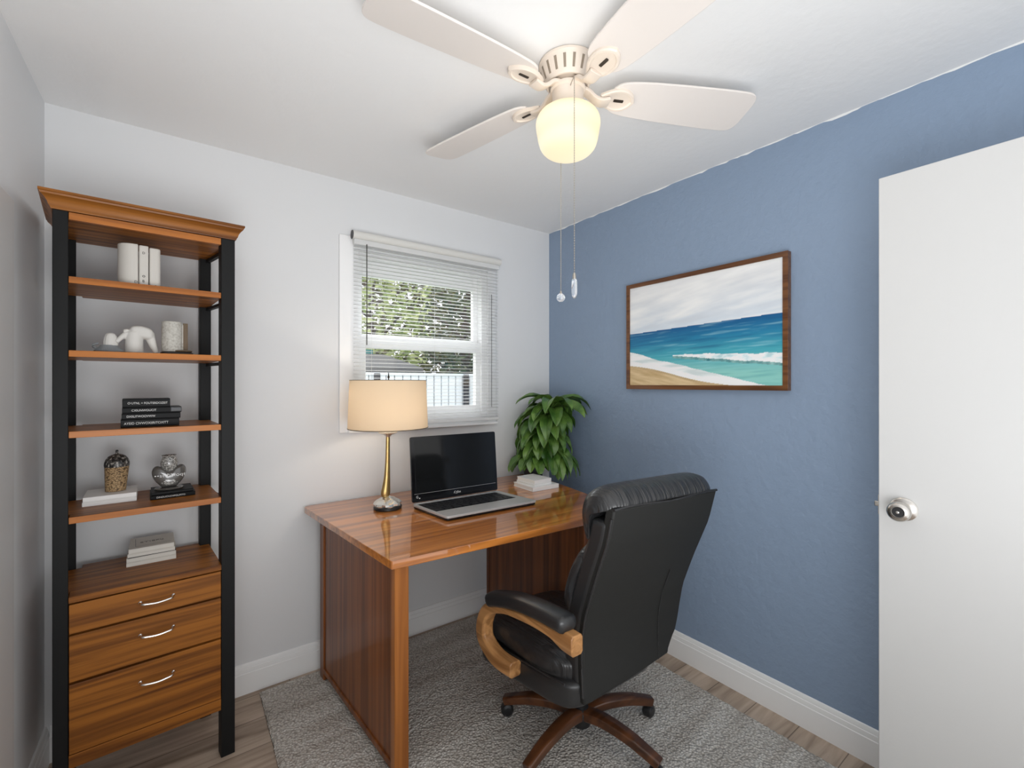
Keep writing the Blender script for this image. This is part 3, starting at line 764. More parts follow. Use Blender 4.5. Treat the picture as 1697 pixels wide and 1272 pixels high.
sd.loft([ringc(rb, zb), ringc(rb - (rb - rt) * .5, (zb + zt) / 2), ringc(rt, zt)], cap=False)
sh_ = sd.build('lamp_shade', M['shade'], lm, smooth=60)
MB().loft([ringc(rb + .0008, zb - .0005), ringc(rb + .0010, zb + .003), ringc(rb - .0012, zb + .003), ringc(rb - .0012, zb - .0005), ringc(rb + .0008, zb - .0005)], cap=False).build('lower_trim', M['shade_trim'], sh_)
MB().loft([ringc(rt + .0008, zt - .002), ringc(rt + .0008, zt + .0005), ringc(rt - .0012, zt + .0005), ringc(rt - .0012, zt - .002), ringc(rt + .0008, zt - .002)], cap=False).build('upper_trim', M['shade_trim'], sh_)
b = MB()
for k in range(3):
    a = k * 2 * math.pi / 3 + .4
    b.tube([(lx + .004, ly, 1.404), (lx + .004 + rt * math.cos(a), ly + rt * math.sin(a), 1.404)], .0015, 6)
b.tube([(lx + .004, ly, 1.19), (lx + .004, ly, 1.43)], .003, 8)
b.build('harp', M['black_plastic'], lm)
MB().lathe([(.0001, 1.428), (.004, 1.428), (.006, 1.434), (.003, 1.440), (.002, 1.452), (.0001, 1.456)], (lx + .004, ly, 0), 14).build('finial', M['dark_brown'], lm)
MB().lathe([(.0001, 0), (.012, .002), (.014, .02), (.026, .045), (.028, .06), (.02, .078), (.0001, .085)], (lx + .024, ly, 1.21), 20).build('bulb', M['bulb'], lm)

# ------------------------------------------------------------------ laptop
lt = thing('laptop', 'open silver laptop with a dark screen on the desk', 'laptop', (1.15, 1.86, .81))
FL, FR, BR, BL = Vector((.922, 1.724)), Vector((1.405, 1.708)), Vector((1.366, 1.988)), Vector((.886, 2.003))
def LQ(u, v):
    p = (FL * (1 - u) + FR * u) * (1 - v) + (BL * (1 - u) + BR * u) * v
    return p.x, p.y
def slab(u0, u1, v0, v1, z0, z1, name, material, parent, bevel=.001, corners=0):
    P = [LQ(u0, v0), LQ(u1, v0), LQ(u1, v1), LQ(u0, v1)]
    if corners: P = round_poly(P, corners, 4)
    return MB().prism(P, z0, z1).build(name, material, parent, smooth=30 if corners else 0, bevel=bevel)
slab(.004, .996, .01, .99, .8125, .8215, 'underside', M['laptop_black'], lt, .001, .012)
bs = slab(0, 1, 0, 1, .8215, .8320, 'base', M['laptop_silver'], lt, .0015, .014)
slab(.025, .92, .36, .90, .8320, .8326, 'keyboard_deck', M['laptop_black'], bs, 0)
b = MB()
rows = [(14, .0), (14, .2), (13, .4), (12, .6), (9, .8)]
for nkeys, rv in rows:
    for i in range(nkeys):
        u0 = .033 + .88 * i / nkeys; u1 = .033 + .88 * (i + .88) / nkeys
        v1 = .885 - rv * .505; v0 = v1 - .084
        P = [LQ(u0, v0), LQ(u1, v0), LQ(u1, v1), LQ(u0, v1)]
        b.prism(P, .8326, .8345)
b.build('keys', M['key'], bs, smooth=0, bevel=.0006)
slab(.40, .62, .05, .30, .8320, .8323, 'touchpad', M['laptop_silver'], bs, 0)
slab(.02, .98, .955, 1.0, .8320, .8345, 'hinge_strip', M['laptop_edge'], bs, .001)
# lid: a frame of local axes along the hinge
hu = Vector((BR.x - BL.x, BR.y - BL.y, 0)); wl = hu.length; hu.normalize()
hv = Vector((.0, .095, 1)); hv = (hv - hu * hv.dot(hu)).normalized(); hn = hu.cross(hv)   # hn points to the viewer
LM = Matrix((hu.to_4d(), hv.to_4d(), hn.to_4d(), (0, 0, 0, 1))).transposed()
LM[0][3], LM[1][3], LM[2][3] = BL.x, BL.y, .8340
LM[3][0] = LM[3][1] = LM[3][2] = 0; LM[3][3] = 1
for i in range(3):
    LM[i][0], LM[i][1], LM[i][2] = hu[i], hv[i], hn[i]
hl = .312
ld = MB().prism(round_poly([(0, .002), (wl, .002), (wl, hl), (0, hl)], .010, 4), -.010, 0).build('lid', M['laptop_black'], lt, LM, smooth=30, bevel=.0012)
MB().box(.020, wl - .020, .044, hl - .018, 0, .0006).build('screen', M['screen'], ld, LM, smooth=0)
MB().prism([(.012, .040), (wl - .012, .040), (wl - .012, .0415), (.012, .0415)], 0, .0012).build('screen_rule', M['laptop_edge'], ld, LM, smooth=0)
lettering('.C\u0292Sus', .015, LM @ Matrix.Translation((wl * .455, .0195, .0003)), M['letter_white'], ld, 'logo', .040)
lettering('G', .016, LM @ Matrix.Translation((.020, .021, .0003)), M['letter_white'], ld, 'badge')
lettering('\u2022', .022, LM @ Matrix.Translation((.034, .012, .0003)), M['letter_white'], ld, 'badge')

# ------------------------------------------------------------------ books on the desk
g = 'white books on the desk'
I4 = Matrix.Identity(4)
book('book', 'larger white book at the bottom of the pile on the desk', 1.556, 1.742, 1.920, 2.105, .8102, .8330, M['book_white'], g, mtx=I4, rot=R(-1))
book('book', 'middle white book of the pile on the desk', 1.572, 1.702, 1.938, 2.098, .8332, .8440, M['book_white'], g, mtx=I4, rot=R(2))
book('book', 'topmost white book of the pile on the desk', 1.575, 1.702, 1.940, 2.096, .8442, .8660, M['book_white'], g, mtx=I4, rot=R(2))

# ------------------------------------------------------------------ potted plant
px_, py_ = 1.785, 2.205
pl = thing('potted_plant', 'bushy green potted plant with drooping leaves on the desk corner', 'plant', (px_, py_, .81))
MB().lathe([(.0001, 0), (.052, 0), (.056, .004), (.070, .115), (.073, .125), (.073, .135), (.066, .135), (.063, .118), (.0001, .118)], (px_, py_, .8102), 36).build('pot', M['pot'], pl)
MB().lathe([(.0001, .0), (.062, .0), (.055, .006), (.0001, .010)], (px_, py_, .928), 24).build('soil', M['soil'], pl)
crown_ = Vector((1.862, 2.098, 1.262))
stemp = spline([(px_, py_, .93), (px_ + .005, py_ - .01, 1.03), (1.82, 2.15, 1.17), tuple(crown_)], 5)
MB().tube(stemp, [.016 - .0005 * i for i in range(16)], 10).build('stem', M['stem'], pl)
b = MB(); uvl = b.bm.verts.layers.float_vector.new('leafuv')
rnd = random.Random(21)
def leaf(p0, az, el, L_, w, droop, twist=0):
    p = Vector(p0); n = 12
    rows = []
    e = el
    for k in range(n + 1):
        f = k / n
        d = Vector((math.cos(az) * math.cos(e), math.sin(az) * math.cos(e), math.sin(e)))
        side = Vector((-math.sin(az), math.cos(az), 0)); side = (Matrix.Rotation(twist, 3, d) @ side)
        up = side.cross(d) * -1
        ww = w * (math.sin(math.pi * min(1, f ** .8 * .97 + .03)) ** .75) * (1 if f > .12 else .35 + f * 5)
        if k == n: ww = .0008
        ruff = .0025 * math.sin(f * 17 + az * 3)
        rows.append([(p + side * (ww * s) + up * (abs(s) * ww * .32 + ruff * s - (.15 * ww if s == 0 else 0)), (s, f, 0)) for s in (-1, -.5, 0, .5, 1)])
        p = p + d * (L_ / n)
        e = max(R(-88), e - droop / n)
    # keep the foliage clear of the walls and the desk
    V = []
    for r in rows:
        vr = []
        for q, uv in r:
            q = Vector((min(q.x, 2.052), min(q.y, 2.355), q.z))
            if q.z < .818: q.z = .818
            if 1.54 < q.x < 1.755 and 1.90 < q.y < 2.12 and q.z < .871: q.z = .871      # leaves lie on the books
            v = b.bm.verts.new(q); v[uvl] = uv; vr.append(v)
        V.append(vr)
    for r0, r1 in zip(V[:-1], V[1:]):
        for i in range(4): b.face([r0[i], r0[i + 1], r1[i + 1], r1[i]])
tiers = [(1.265, 8, .245, .040, R(46), 2.2), (1.25, 9, .235, .042, R(24), 1.75), (1.215, 10, .23, .043, R(14), 1.75), (1.165, 10, .225, .043, R(10), 1.75), (1.11, 11, .215, .042, R(4), 1.65), (1.055, 11, .205, .041, R(0), 1.5), (1.00, 10, .19, .040, R(-6), 1.35), (.962, 10, .15, .037, R(-14), 1.15), (.952, 8, .125, .034, R(-25), .9)]
for ti, (z, cnt, L_, w, el, dr_) in enumerate(tiers):
    # stem centre at this height
    c = min(stemp, key=lambda p: abs(p.z - z)); c = Vector((c.x, c.y, z))
    if ti > 6: c = Vector((px_ + .006, py_ - .010, z))
    elif ti > 3: c = Vector((c.x * .5 + 1.835 * .5, c.y * .5 + 2.12 * .5, z))
    for k in range(cnt):
        az = 2 * math.pi * (k + .5 * (ti % 2)) / cnt + rnd.uniform(-.2, .2) + ti * .37
        dx, dy = math.cos(az), math.sin(az)
        room = 1.0
        if dx > .2: room = min(room, (2.045 - c.x) / (dx * L_ * .78))
        if dy > .2: room = min(room, (2.35 - c.y) / (dy * L_ * .78))
        ll = L_ * rnd.uniform(.88, 1.12)
        e2 = el + rnd.uniform(-.15, .15)
        if room < 1: e2 = e2 * room - (1 - room) * 1.0
        leaf(c + Vector((dx, dy, 0)) * (.014 if ti < 7 else .072), az, e2, ll, w * rnd.uniform(.85, 1.15), dr_ * rnd.uniform(.85, 1.1), rnd.uniform(-.35, .35))
for az in (-2.25, -1.95, -1.62, -1.3, -.95): leaf(Vector((1.85, 2.095, 1.0 + .02 * math.sin(az * 7))), az, R(-2), .245, .038, 1.5, rnd.uniform(-.3, .3))
for az in (-2.0, -1.35, -.7): leaf(Vector((1.85, 2.09, .95)), az, R(-20), .17, .034, 1.1, rnd.uniform(-.3, .3))
for k in range(6): leaf(crown_ + Vector((0, 0, -.008)), k * 1.05 + .5, R(40), .15, .036, 2.0, rnd.uniform(-.3, .3))
for k in range(5): leaf(crown_ + Vector((0, 0, -.015)), k * 1.26 + .3, R(62), .085, .030, 1.6, rnd.uniform(-.3, .3))
o = b.build('foliage', M['leaf'], pl, smooth=60)

# ------------------------------------------------------------------ office chair
ch = thing('office_chair', 'high-backed black leather office chair with wooden arms at the desk', 'chair', (1.25, 1.28, .0))
prof = [(.386, 1.020), (.48, 1.029), (.58, 1.029), (.66, 1.015), (.79, .969), (.92, .918), (1.03, .893)]
def yr(z): return interp(prof, z)
def xl(z): return interp([(.386, 1.034), (.6, 1.038), (1.03, 1.030)], z)
def xr(z): return interp([(.386, 1.428), (.41, 1.436), (.445, 1.455), (.50, 1.484), (.577, 1.505), (.73, 1.506), (1.03, 1.517)], z)
def skew(x): return -.085 * (x - 1.03)
NZ, NX = 22, 12
def shell(off0, off1, inset_, z0, z1, name, material, bulge=0, bev=.006):
    b = MB()
    rings = []
    for i in range(NZ + 1):
        z = z0 + (z1 - z0) * i / NZ
        a, c = xl(z) + inset_, xr(z) - inset_
        zb_ = z
        row = []
        for j in range(NX + 1):
            x = a + (c - a) * j / NX
            row.append((x, yr(z) + skew(x) + off0 - bulge * math.sin(math.pi * j / NX), z + .055 * max(0, (z0 + .12 - z) / .12) * ((x - 1.03) / .45)))
        for j in range(NX, -1, -1):
            x = a + (c - a) * j / NX
            row.append((x, yr(z) + skew(x) + off1, z + .055 * max(0, (z0 + .12 - z) / .12) * ((x - 1.03) / .45)))
        rings.append(row)
    return b.loft(rings).build(name, material, ch, smooth=40, bevel=bev, seg=3)
bp_ = shell(0, .034, 0, .375, 1.028, 'back_panel', M['leather_shell'], .004)
# seam piping round the panel
edge = [Vector((xl(z) - .001, yr(z) + .004, z)) for z in [.40 + .03 * i for i in range(21)]]
edge2 = [Vector((xr(z) - .001, yr(z) + skew(xr(z)) + .004, z)) for z in [1.02 - .03 * i for i in range(20)]]
MB().tube(edge, .004, 8).build('piping', M['leather'], bp_)
MB().tube([Vector((xl(1.026) + (xr(1.026) - xl(1.026)) * k / 10, yr(1.026) + skew(xl(1.026) + (xr(1.026) - xl(1.026)) * k / 10) + .001, 1.027 + .004 * math.sin(k * .9))) for k in range(11)], .0045, 8).build('piping', M['leather'], bp_)
# vertical stitched seam low on the panel
MB().tube([Vector((1.375 + .03 * (z - .4), yr(z) + skew(1.375 + .03 * (z - .4)) - .0045, z)) for z in [.42 + .03 * i for i in range(12)]], .0014, 6).build('seam', M['black_plastic'], bp_)
# side bolster and front cushions
shell(.016, .086, -.004, .40, .985, 'back_bolster', M['leather'], 0, .016)
def sweep(profile, x0, x1, name, material, n=26, p=5, yoff=True, k=.85):
    cy_ = sum(q[0] for q in profile) / len(profile); cz_ = sum(q[1] for q in profile) / len(profile)
    rings = []
    for i in range(n + 1):
        s = -1 + 2 * i / n; s = math.copysign(abs(s) ** .6, s)
        f = max(.12, (1 - abs(s) ** p) ** (1 / 2.2)) * k + (1 - k) * (1 if abs(s) < .999 else .5)
        x = (x0 + x1) / 2 + (x1 - x0) / 2 * s
        rings.append([(x, cy_ + (y - cy_) * f + (skew(x) if yoff else 0), cz_ + (z - cz_) * f) for y, z in profile])
    return MB().loft(rings).build(name, material, ch, smooth=60)
def closed(pts, n=6):
    P = [(0, a, c) for a, c in pts]
    P = P + P[:3]
    sp = spline(P, n)
    m_ = len(pts) * n
    return [(q.y, q.z) for q in sp[n:n + m_]]
sweep(closed([(.891, 1.032), (.899, 1.060), (.925, 1.083), (.978, 1.085), (1.026, 1.055), (1.044, 1.000), (1.040, .940), (1.022, .890), (1.000, .885), (.996, .950), (.975, .995), (.925, 1.02)]), 1.016, 1.524, 'headrest', M['leather_wrinkle'], 30, 9)
sweep(closed([(1.000, .885), (1.040, .893), (1.076, .840), (1.102, .780), (1.126, .710), (1.134, .650), (1.114, .610), (1.085, .62), (1.07, .70), (1.04, .79)]), 1.024, 1.482, 'lumbar_cushion', M['leather_wrinkle'], 26, 7)
sweep(closed([(1.06, .63), (1.105, .615), (1.118, .56), (1.112, .50), (1.09, .475), (1.065, .50)]), 1.040, 1.455, 'lower_cushion', M['leather_wrinkle'], 26, 7)
# seat
def seatshape(p): return (p.x, p.y, p.z - .10 * (p.y - 1.10) - .10 * max(0, p.y - 1.45))
MB().rbox(.988, 1.425, 1.045, 1.60, .405, .505, 4.5, 16, lambda p: (p.x, p.y, p.z - .05 * (p.y - 1.10) - .12 * max(0, p.y - 1.45))).build('seat_cushion', M['leather_wrinkle'], ch, smooth=60)
MB().rbox(.985, 1.428, 1.03, 1.605, .345, .445, 7, 14, lambda p: (p.x, p.y, p.z - .15 * (p.y - 1.06))).build('seat_base', M['leather'], ch, smooth=60)
MB().tube([Vector((.9855, y, .437 - .135 * (y - 1.10))) for y in [1.06 + .045 * i for i in range(12)]], .0035, 8).build('piping', M['leather'], ch)
MB().box(1.17, 1.33, 1.17, 1.42, .255, .335).build('tilt_mechanism', M['black_plastic'], ch, bevel=.01)
# arms
def arm(xc, side, ymax=9):
    def c(y): return y if side < 0 else 1.06 + (y - .965) * (1.445 - 1.06) / (1.50 - .965)
    path = spline([(xc, c(.968), .622), (xc, c(1.03), .621), (xc, c(1.10), .618), (xc, c(1.18), .611), (xc, c(1.27), .597), (xc, c(1.36), .578), (xc, c(1.435), .545), (xc, c(1.472), .485), (xc, c(1.472), .430), (xc, c(1.435), .400), (xc, c(1.37), .385), (xc + (-side) * .012, c(1.29), .383)], 5)
    n_ = len(path)
    rad = []
    for i in range(n_):
        f = i / (n_ - 1)
        rad.append((interp([(0, .024), (.1, .024), (.2, .020), (.45, .020), (.6, .026), (1, .025)], f), interp([(0, .031), (.07, .031), (.14, .016), (.40, .011), (.55, .024), (.7, .031), (1, .028)], f)))
    a = MB().tube(path, rad, prof=RO, up=(1, 0, 0)) if False else None
    b = MB()
    rings = []
    for i, p in enumerate(path):
        t = (path[min(i + 1, n_ - 1)] - path[max(i - 1, 0)]).normalized()
        nrm = Vector((0, -t.z, t.y))
        rw, rh = rad[i]
        rings.append([p + Vector((rw * u, 0, 0)) + nrm * (rh * v) for u, v in RO])
    b.loft(rings)
    am = b.build('armrest', M['arm_wood'], ch, smooth=40, bevel=.003)
    am['label'] = 'curved honey-brown wooden arm'
    pp = spline([(xc, c(1.000), .668), (xc, c(1.06), .667), (xc, c(1.15), .660), (xc, c(1.25), .644), (xc, c(1.33), .622), (xc, c(1.40), .598), (xc, c(1.432), .580)], 6)
    k = len(pp)
    rings = []
    for i, p in enumerate(pp):
        t = (pp[min(i + 1, k - 1)] - pp[max(i - 1, 0)]).normalized(); nrm = Vector((0, -t.z, t.y))
        f = i / (k - 1); e = min(1, (f + .012) / .05, (1.004 - f) / .12) ** .5
        rings.append([p + Vector((.037 * e * math.copysign(abs(math.cos(q)) ** .7, math.cos(q)), 0, 0)) + nrm * ((.027 * e) * math.copysign(abs(math.sin(q)) ** .7, math.sin(q))) for q in [2 * math.pi * w_ / 18 for w_ in range(18)]])
    MB().loft(rings).build('arm_pad', M['leather'], am, smooth=60)['label'] = 'black leather arm pad'
arm(.952, -1)
arm(1.452, 1)
# column and star base
MB().lathe([(.0001, .06), (.036, .06), (.040, .075), (.040, .115), (.034, .125), (.026, .13), (.026, .20), (.018, .205), (.018, .265), (.0001, .265)], (1.28, 1.28, 0), 28).build('column', M['black_plastic'], ch)
for k in range(5):
    a = R((124, 190, 282, 342, 54)[k])
    r_ = .312
    dx, dy = math.cos(a), math.sin(a)
    path = spline([(1.28 + dx * s_, 1.28 + dy * s_, z) for s_, z in ((.02, .106), (.10, .118), (.20, .110), (.27, .093), (r_ + .012, .076))], 5)
    rad = [(.027 - .008 * i / (len(path) - 1), .021 - .004 * i / (len(path) - 1)) for i in range(len(path))]
    lg = MB().tube(path, rad, prof=RO).build('leg', M['base_wood'], ch, smooth=40, bevel=.003)
    tip = Vector((1.28 + dx * r_, 1.28 + dy * r_, 0))
    cs = MB()
    mt = Matrix.Translation((tip.x, tip.y, .0400)) @ Matrix.Rotation(a + .5, 4, 'Z') @ Matrix.Rotation(R(90), 4, 'X')
    wh = MB().lathe([(.0001, -.021), (.016, -.021), (.024, -.015), (.0262, -.006), (.0255, -.002), (.0255, .002), (.0262, .006), (.024, .015), (.016, .021), (.0001, .021)], (0, 0, 0), 22)
    cw = wh.build('caster', M['black_plastic'], ch, mt)
    MB().tube([(tip.x, tip.y, .045), (tip.x, tip.y, .078)], .011, 10).build('caster_stem', M['black_plastic'], cw)

# ------------------------------------------------------------------ rug
rx0, rx1, ry0, ry1 = .29, 1.925, .12, 2.325
nx, ny = 204, 276
b = MB(); rr = random.Random(4)
g_ = []
for j in range(ny + 1):
    row = []
    for i in range(nx + 1):
        x = rx0 + (rx1 - rx0) * i / nx; y = ry0 + (ry1 - ry0) * j / ny
        e = (i in (0, nx)) or (j in (0, ny))
        row.append(b.bm.verts.new((x + rr.uniform(-.0022, .0022), y + rr.uniform(-.0022, .0022), .004 if e else .0118 + rr.uniform(-.0016, .0016))))
    g_.append(row)
for j in range(ny):
    for i in range(nx): b.face([g_[j][i], g_[j][i + 1], g_[j + 1][i + 1], g_[j + 1][i]])
bot = b.verts([(rx0, ry0, 0), (rx1, ry0, 0), (rx1, ry1, 0), (rx0, ry1, 0)])
b.face(bot[::-1])
o = b.build('rug', M['rug'], smooth=0)
for p in o.data.polygons: p.use_smooth = True
tag(o, 'pale grey-beige looped rug under the desk and chair', 'rug')

# ------------------------------------------------------------------ picture on the blue wall
pw0, pw1, pz0, pz1 = .832, 1.674, 1.372, 1.954
pc = thing('framed_picture', 'brown-framed beach and waves print hanging on the blue wall', 'picture', (XR, (pw0 + pw1) / 2, pz0))
xf = XR - .031
fw = .0215
b = MB()
def quadframe(x0, x1):
    o_ = [(pw0, pz0), (pw1, pz0), (pw1, pz1), (pw0, pz1)]; i_ = [(pw0 + fw, pz0 + fw), (pw1 - fw, pz0 + fw), (pw1 - fw, pz1 - fw), (pw0 + fw, pz1 - fw)]
    vo0 = b.verts([(x0, y, z) for y, z in o_]); vi0 = b.verts([(x0, y, z) for y, z in i_])
    vo1 = b.verts([(x1, y, z) for y, z in o_]); vi1 = b.verts([(x1, y, z) for y, z in i_])
    for k in range(4):
        n_ = (k + 1) % 4
        b.face([vo0[k], vo0[n_], vi0[n_], vi0[k]]); b.face([vo1[k], vi1[k], vi1[n_], vo1[n_]])
        b.face([vo0[k], vo1[k], vo1[n_], vo0[n_]]); b.face([vi0[k], vi0[n_], vi1[n_], vi1[k]])
quadframe(xf, XR - .0005)
b.build('frame', M['frame_wood'], pc, smooth=0, bevel=.0015)
b = MB(); cl = b.bm.verts.layers.float_color.new('paint')
def lerp3(a, c, t): t = max(0, min(1, t)); return tuple(p + (q - p) * t for p, q in zip(a, c))
def srgb(r, g, bb): return tuple(((v / 255 + .055) / 1.055) ** 2.4 if v > 10 else v / 3294 for v in (r, g, bb))
def fbm(x, y, o=4):
    s = 0; a = .5
    for _ in range(o):
        s += a * noise.noise(Vector((x, y, 3.7))); x *= 2.03; y *= 2.03; a *= .5
    return s
def seascape(u, v):
    hz = .525 + .045 * u
    if v > hz:                                                        # cloudy sky
        f = (v - hz) / (1 - hz)
        c = lerp3(srgb(196, 205, 214), srgb(212, 213, 214), f * 1.3)
        s = fbm(u * 2.2 + v * 3.4, (v - .25 * u) * 11 + 4)
        return lerp3(c, srgb(228, 228, 226), max(0, s + .12) * 1.8) if s > -.12 else lerp3(c, srgb(188, 193, 200), (-s - .12) * 2)
    sand = .20 * (1 - u / .72) + .012 * math.sin(u * 9)
    f = (hz - v) / hz
    c = lerp3(srgb(26, 84, 132), srgb(38, 118, 154), f / .22)
    if f > .22: c = lerp3(srgb(38, 118, 154), srgb(70, 158, 172), (f - .22) / .28)
    if f > .50: c = lerp3(srgb(70, 158, 172), srgb(132, 190, 182), (f - .5) / .3)
    s = fbm(u * 4, (v - .05 * u) * 46 + 9, 3)
    c = lerp3(c, srgb(20, 70, 116) if f < .45 else srgb(60, 140, 150), max(0, s) * 1.1)
    c = lerp3(c, srgb(150, 196, 206), max(0, -s - .12) * 1.5)
    # the breaking wave on the right
    top_ = .315 - .06 * u + .02 * fbm(u * 7, 2); low = .275 - .14 * (u - .35) + .02 * fbm(u * 13, 8)
    low = max(low, .165)
    if u > .34 and low < v < top_:
        k = fbm(u * 16, v * 26)
        c = lerp3(srgb(240, 242, 242), srgb(178, 204, 208), max(0, k + .05) * 2.2)
    elif u > .34 and low - .022 < v <= low: c = lerp3(srgb(52, 112, 118), srgb(150, 190, 185), .4 + fbm(u * 30, 1))
    # foam wash between the waves and the sand
    wash_hi = .335 - .36 * u + .03 * fbm(u * 5, 5); 
    if v < wash_hi and v > sand:
        k = fbm(u * 5, v * 30 + 3)
        c = lerp3(srgb(236, 237, 236), srgb(196, 206, 206), max(0, k + .1) * 2.4)
    if sand < v < sand + .045 + .02 * fbm(u * 9, 12): c = lerp3(srgb(244, 242, 238), srgb(225, 222, 214), max(0, fbm(u * 20, v * 40)) * 2)
    if v <= sand:
        k = fbm(u * 9 + v * 6, v * 40 + u * 10)
        c = lerp3(srgb(205, 182, 142), srgb(176, 148, 106), .35 + k * 1.4)
        if v > sand - .02: c = lerp3(c, srgb(168, 146, 112), .5)
    return c
nu, nv = 300, 200
iy0, iy1, iz0, iz1 = pw0 + fw - .001, pw1 - fw + .001, pz0 + fw - .001, pz1 - fw + .001
gv = []
for j in range(nv + 1):
    row = []
    for i in range(nu + 1):
        u, v = i / nu, j / nv
        q = b.bm.verts.new((xf + .007, iy1 + (iy0 - iy1) * u, iz0 + (iz1 - iz0) * v)); q[cl] = (*[min(.93, k_ * 1.22) for k_ in seascape(u, v)], 1); row.append(q)
    gv.append(row)
for j in range(nv):
    for i in range(nu): b.face([gv[j][i], gv[j][i + 1], gv[j + 1][i + 1], gv[j + 1][i]])
b.build('print', M['print'], pc, smooth=0)
MB().box(xf + .0075, XR - .002, iy0, iy1, iz0, iz1).build('backing_board', M['dark_brown'], pc, smooth=0)

# ------------------------------------------------------------------ ceiling fan
fx, fy = 1.0195, 1.080
FK = 1.2065                                                          # the fan is laid out at 42 in. size and enlarged to this one
FM = Matrix.Translation((fx, fy, H)) @ Matrix.Scale(FK, 4)
fn_ = thing('ceiling_fan', 'cream ceiling fan with a lit opal globe and pull chains', 'ceiling fan', (fx, fy, H))
mo = MB().lathe([(.0001, -.0004), (.074, -.0004), (.0785, -.004), (.0785, -.010), (.0755, -.013), (.0605, -.054), (.057, -.058), (.053, -.0585), (.046, -.050), (.040, -.048), (.0001, -.048)], n=56).build('motor_housing', M['fan_white'], fn_, FM, smooth=30)
b = MB()
for k in range(18):
    a = 2 * math.pi * k / 18
    d = Vector((math.cos(a), math.sin(a), 0)); s_ = Vector((-math.sin(a), math.cos(a), 0))
    def pt(r, z, w): return d * r + s_ * w + Vector((0, 0, z))
    b.hexa([pt(.0636, -.0480, -.0030), pt(.0636, -.0480, .0030), pt(.0565, -.0470, .0030), pt(.0565, -.0470, -.0030), pt(.0740, -.0185, -.0036), pt(.0740, -.0185, .0036), pt(.067, -.0175, .0036), pt(.067, -.0175, -.0036)])
b.build('vent_slots', M['vent_dark'], mo, FM, smooth=0)
MB().lathe([(.0001, -.047), (.036, -.047), (.036, -.058), (.044, -.062), (.0475, -.066), (.0475, -.072), (.0425, -.076), (.0415, -.118), (.046, -.121), (.046, -.127), (.0001, -.127)], n=48).build('switch_housing', M['fan_white'], fn_, FM, smooth=30)
gl = [(.044, -.124), (.054, -.126), (.068, -.131), (.079, -.140), (.0855, -.153), (.0865, -.166), (.084, -.182), (.0815, -.196), (.079, -.208), (.073, -.224), (.060, -.237), (.042, -.244), (.022, -.247), (.0001, -.2475)]
gp = spline([(r, 0, z) for r, z in gl], 3)
MB().lathe([(p.x, p.z) for p in gp], n=56).build('globe', M['globe'], fn_, FM, smooth=60)['label'] = 'glowing opal glass globe'
def blade(deg):
    a = R(deg)
    P = FM @ Matrix.Translation((0, 0, -.0845)) @ Matrix.Rotation(a, 4, 'Z')
    PB = P @ Matrix.Translation((0, 0, .008)) @ Matrix.Rotation(R(-12), 4, 'X')
    half = [(.122, .030), (.137, .046), (.17, .055), (.25, .062), (.37, .067), (.47, .069), (.515, .066), (.533, .052), (.538, .030)]
    up_ = [(p.x, p.y) for p in spline([(x, y, 0) for x, y in half], 4)]
    out = up_ + [(x, -y) for x, y in up_[::-1]]
    bl_ = MB().prism(out, 0, .006).build('blade', M['fan_blade'], fn_, PB, smooth=30, bevel=.0015)
    # blade iron: curved arm ending in a shield-shaped plate with a slot
    b = MB()
    path = spline([(.040, 0, .022), (.058, 0, .016), (.074, 0, .002), (.092, 0, -.006), (.116, 0, -.002)], 5)
    rad = [(interp([(0, .016), (.5, .014), (1, .018)], i / (len(path) - 1)), .0055) for i in range(len(path))]
    b.tube(path, rad, prof=RO)
    ir = b.build('blade_iron', M['fan_white'], fn_, P @ Matrix.Translation((0, 0, -.001)) @ Matrix.Rotation(R(-5), 4, 'X'), smooth=40, bevel=.002)
    hp = [(.090, .012), (.102, .021), (.120, .031), (.142, .0355), (.164, .032), (.182, .018), (.191, 0)]
    hp = [(p.x, p.y) for p in spline([(x, y, 0) for x, y in hp], 4)]
    out = hp + [(x, -y) for x, y in hp[::-1][1:]]
    cxm = .142
    rings = [[(cxm + (x - cxm) * f, y * f, z) for x, y in out] for f, z in ((1, 0), (1, -.006), (.93, -.009), (.80, -.009), (.74, -.006), (.70, -.0055))]
    MB().loft(rings).build('blade_plate', M['fan_white'], ir, PB, smooth=25)
    MB().prism(round_poly([(.130, -.004), (.158, -.004), (.158, .004), (.130, .004)], .002, 3), -.0075, -.0050).build('slot', M['slot_dark'], ir, PB, smooth=0)
for dg_ in (103.5, 177, 264, 334): blade(dg_)
def chain(pts, name='pull_chain'):
    b = MB(); b.tube(pts, .0011, 6)
    P = [Vector(p) for p in pts]
    for q0, q1 in zip(P[:-1], P[1:]):
        n_ = max(1, int((q1 - q0).length / .0075))
        for i in range(n_):
            c = q0.lerp(q1, i / n_)
            b.lathe([(.0001, -.0019), (.0014, -.0012), (.0019, 0), (.0014, .0012), (.0001, .0019)], c, 6)
    return b.build(name, M['chain'], fn_, smooth=60)
cxa, cya = fx - .056, fy - .0875
c1 = chain([(fx - .030, fy - .044, 2.340), (cxa + .003, cya + .004, 2.336), (cxa, cya, 2.305), (cxa, cya, 1.728)])
MB().lathe([(.0001, 1.738), (.003, 1.737), (.0048, 1.731), (.0054, 1.722), (.0054, 1.717)], (cxa, cya, 0), 14).build('cap', M['chain'], c1)
MB().lathe([(.0054, 1.719), (.0082, 1.714), (.0087, 1.702), (.0087, 1.675), (.0072, 1.665), (.0036, 1.660), (.0001, 1.659)], (cxa, cya, 0), 20).build('bob', M['crystal'], c1)['label'] = 'clear cylindrical pull'
cxb, cyb = fx + .070, fy + .110
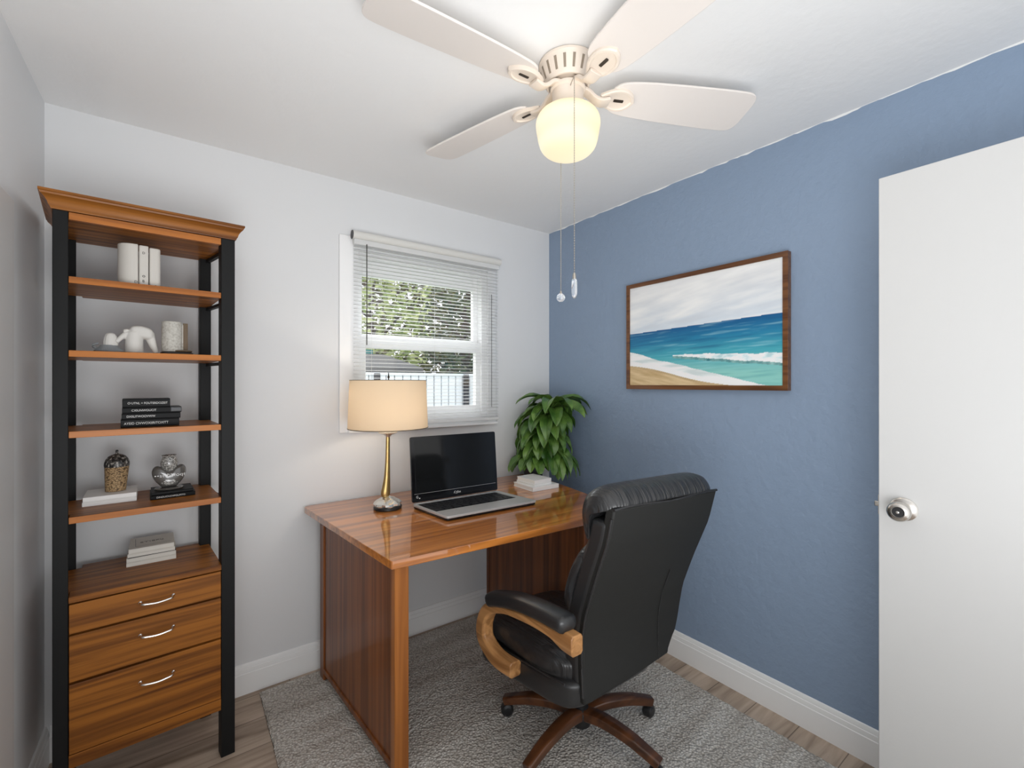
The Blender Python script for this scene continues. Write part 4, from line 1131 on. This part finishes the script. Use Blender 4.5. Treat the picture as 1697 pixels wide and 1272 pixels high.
c2 = chain([(fx + .028, fy + .043, 2.330), (cxb - .005, cyb - .008, 2.316), (cxb, cyb, 2.28), (cxb, cyb, 1.722)])
MB().lathe([(.0001, 1.731), (.003, 1.729), (.0048, 1.721), (.0001, 1.719)], (cxb, cyb, 0), 12).build('cap', M['chain'], c2)
bb = MB(); bb.lathe([(.015 * math.sin(math.pi * k / 12) + .0001, -.015 * math.cos(math.pi * k / 12)) for k in range(13)], (cxb, cyb, 1.706), 22)
bb.build('bob', M['crystal'], c2)['label'] = 'clear glass ball pull'

# ------------------------------------------------------------------ light
w = bpy.data.worlds.new('sky'); SC.world = w; w.use_nodes = True
bg = w.node_tree.nodes['Background']; bg.inputs['Color'].default_value = (.96, .98, 1, 1); bg.inputs['Strength'].default_value = .95
def light(name, kind, loc, energy, color, **kw):
    l = bpy.data.lights.new(name, kind); l.energy = energy; l.color = color
    for k, v in kw.items(): setattr(l, k, v)
    o = bpy.data.objects.new(name, l); COL.objects.link(o); o.location = loc; return o
light('fan_lamp', 'POINT', (fx, fy, 2.225), 5.5, (1, .955, .90), shadow_soft_size=.125)
light('table_lamp_bulb', 'POINT', (lx + .004, ly, 1.29), 1.5, (1, .90, .77), shadow_soft_size=.03)

# open sky above the garden, shining down on the window
a = light('sky_light', 'AREA', (1.25, YB + 1.5, 3.3), 90, (.93, .97, 1), shape='SQUARE', size=1.6)
a.rotation_euler = (R(-42), 0, 0)
# added fill lamp, out of view beside the camera, to brighten the ceiling
a = light('ceiling_fill', 'AREA', (.10, -.15, .95), 18, (.97, .985, 1), shape='SQUARE', size=1.0)
a.rotation_euler = (R(180 - 30), 0, R(-38))

# ------------------------------------------------------------------ camera
cam = bpy.data.cameras.new('camera'); co = bpy.data.objects.new('camera', cam); COL.objects.link(co)
co.location = (0, 0, 1.4); co.rotation_euler = (R(90), 0, R(-36.3))
cam.sensor_width = 36; cam.lens = 749 / 1697 * 36; cam.clip_start = .02
SC.camera = co
vs = SC.view_settings
vs.view_transform = 'Standard'; vs.look = 'None'; vs.gamma = 1; vs.use_curve_mapping = False; vs.exposure = .5
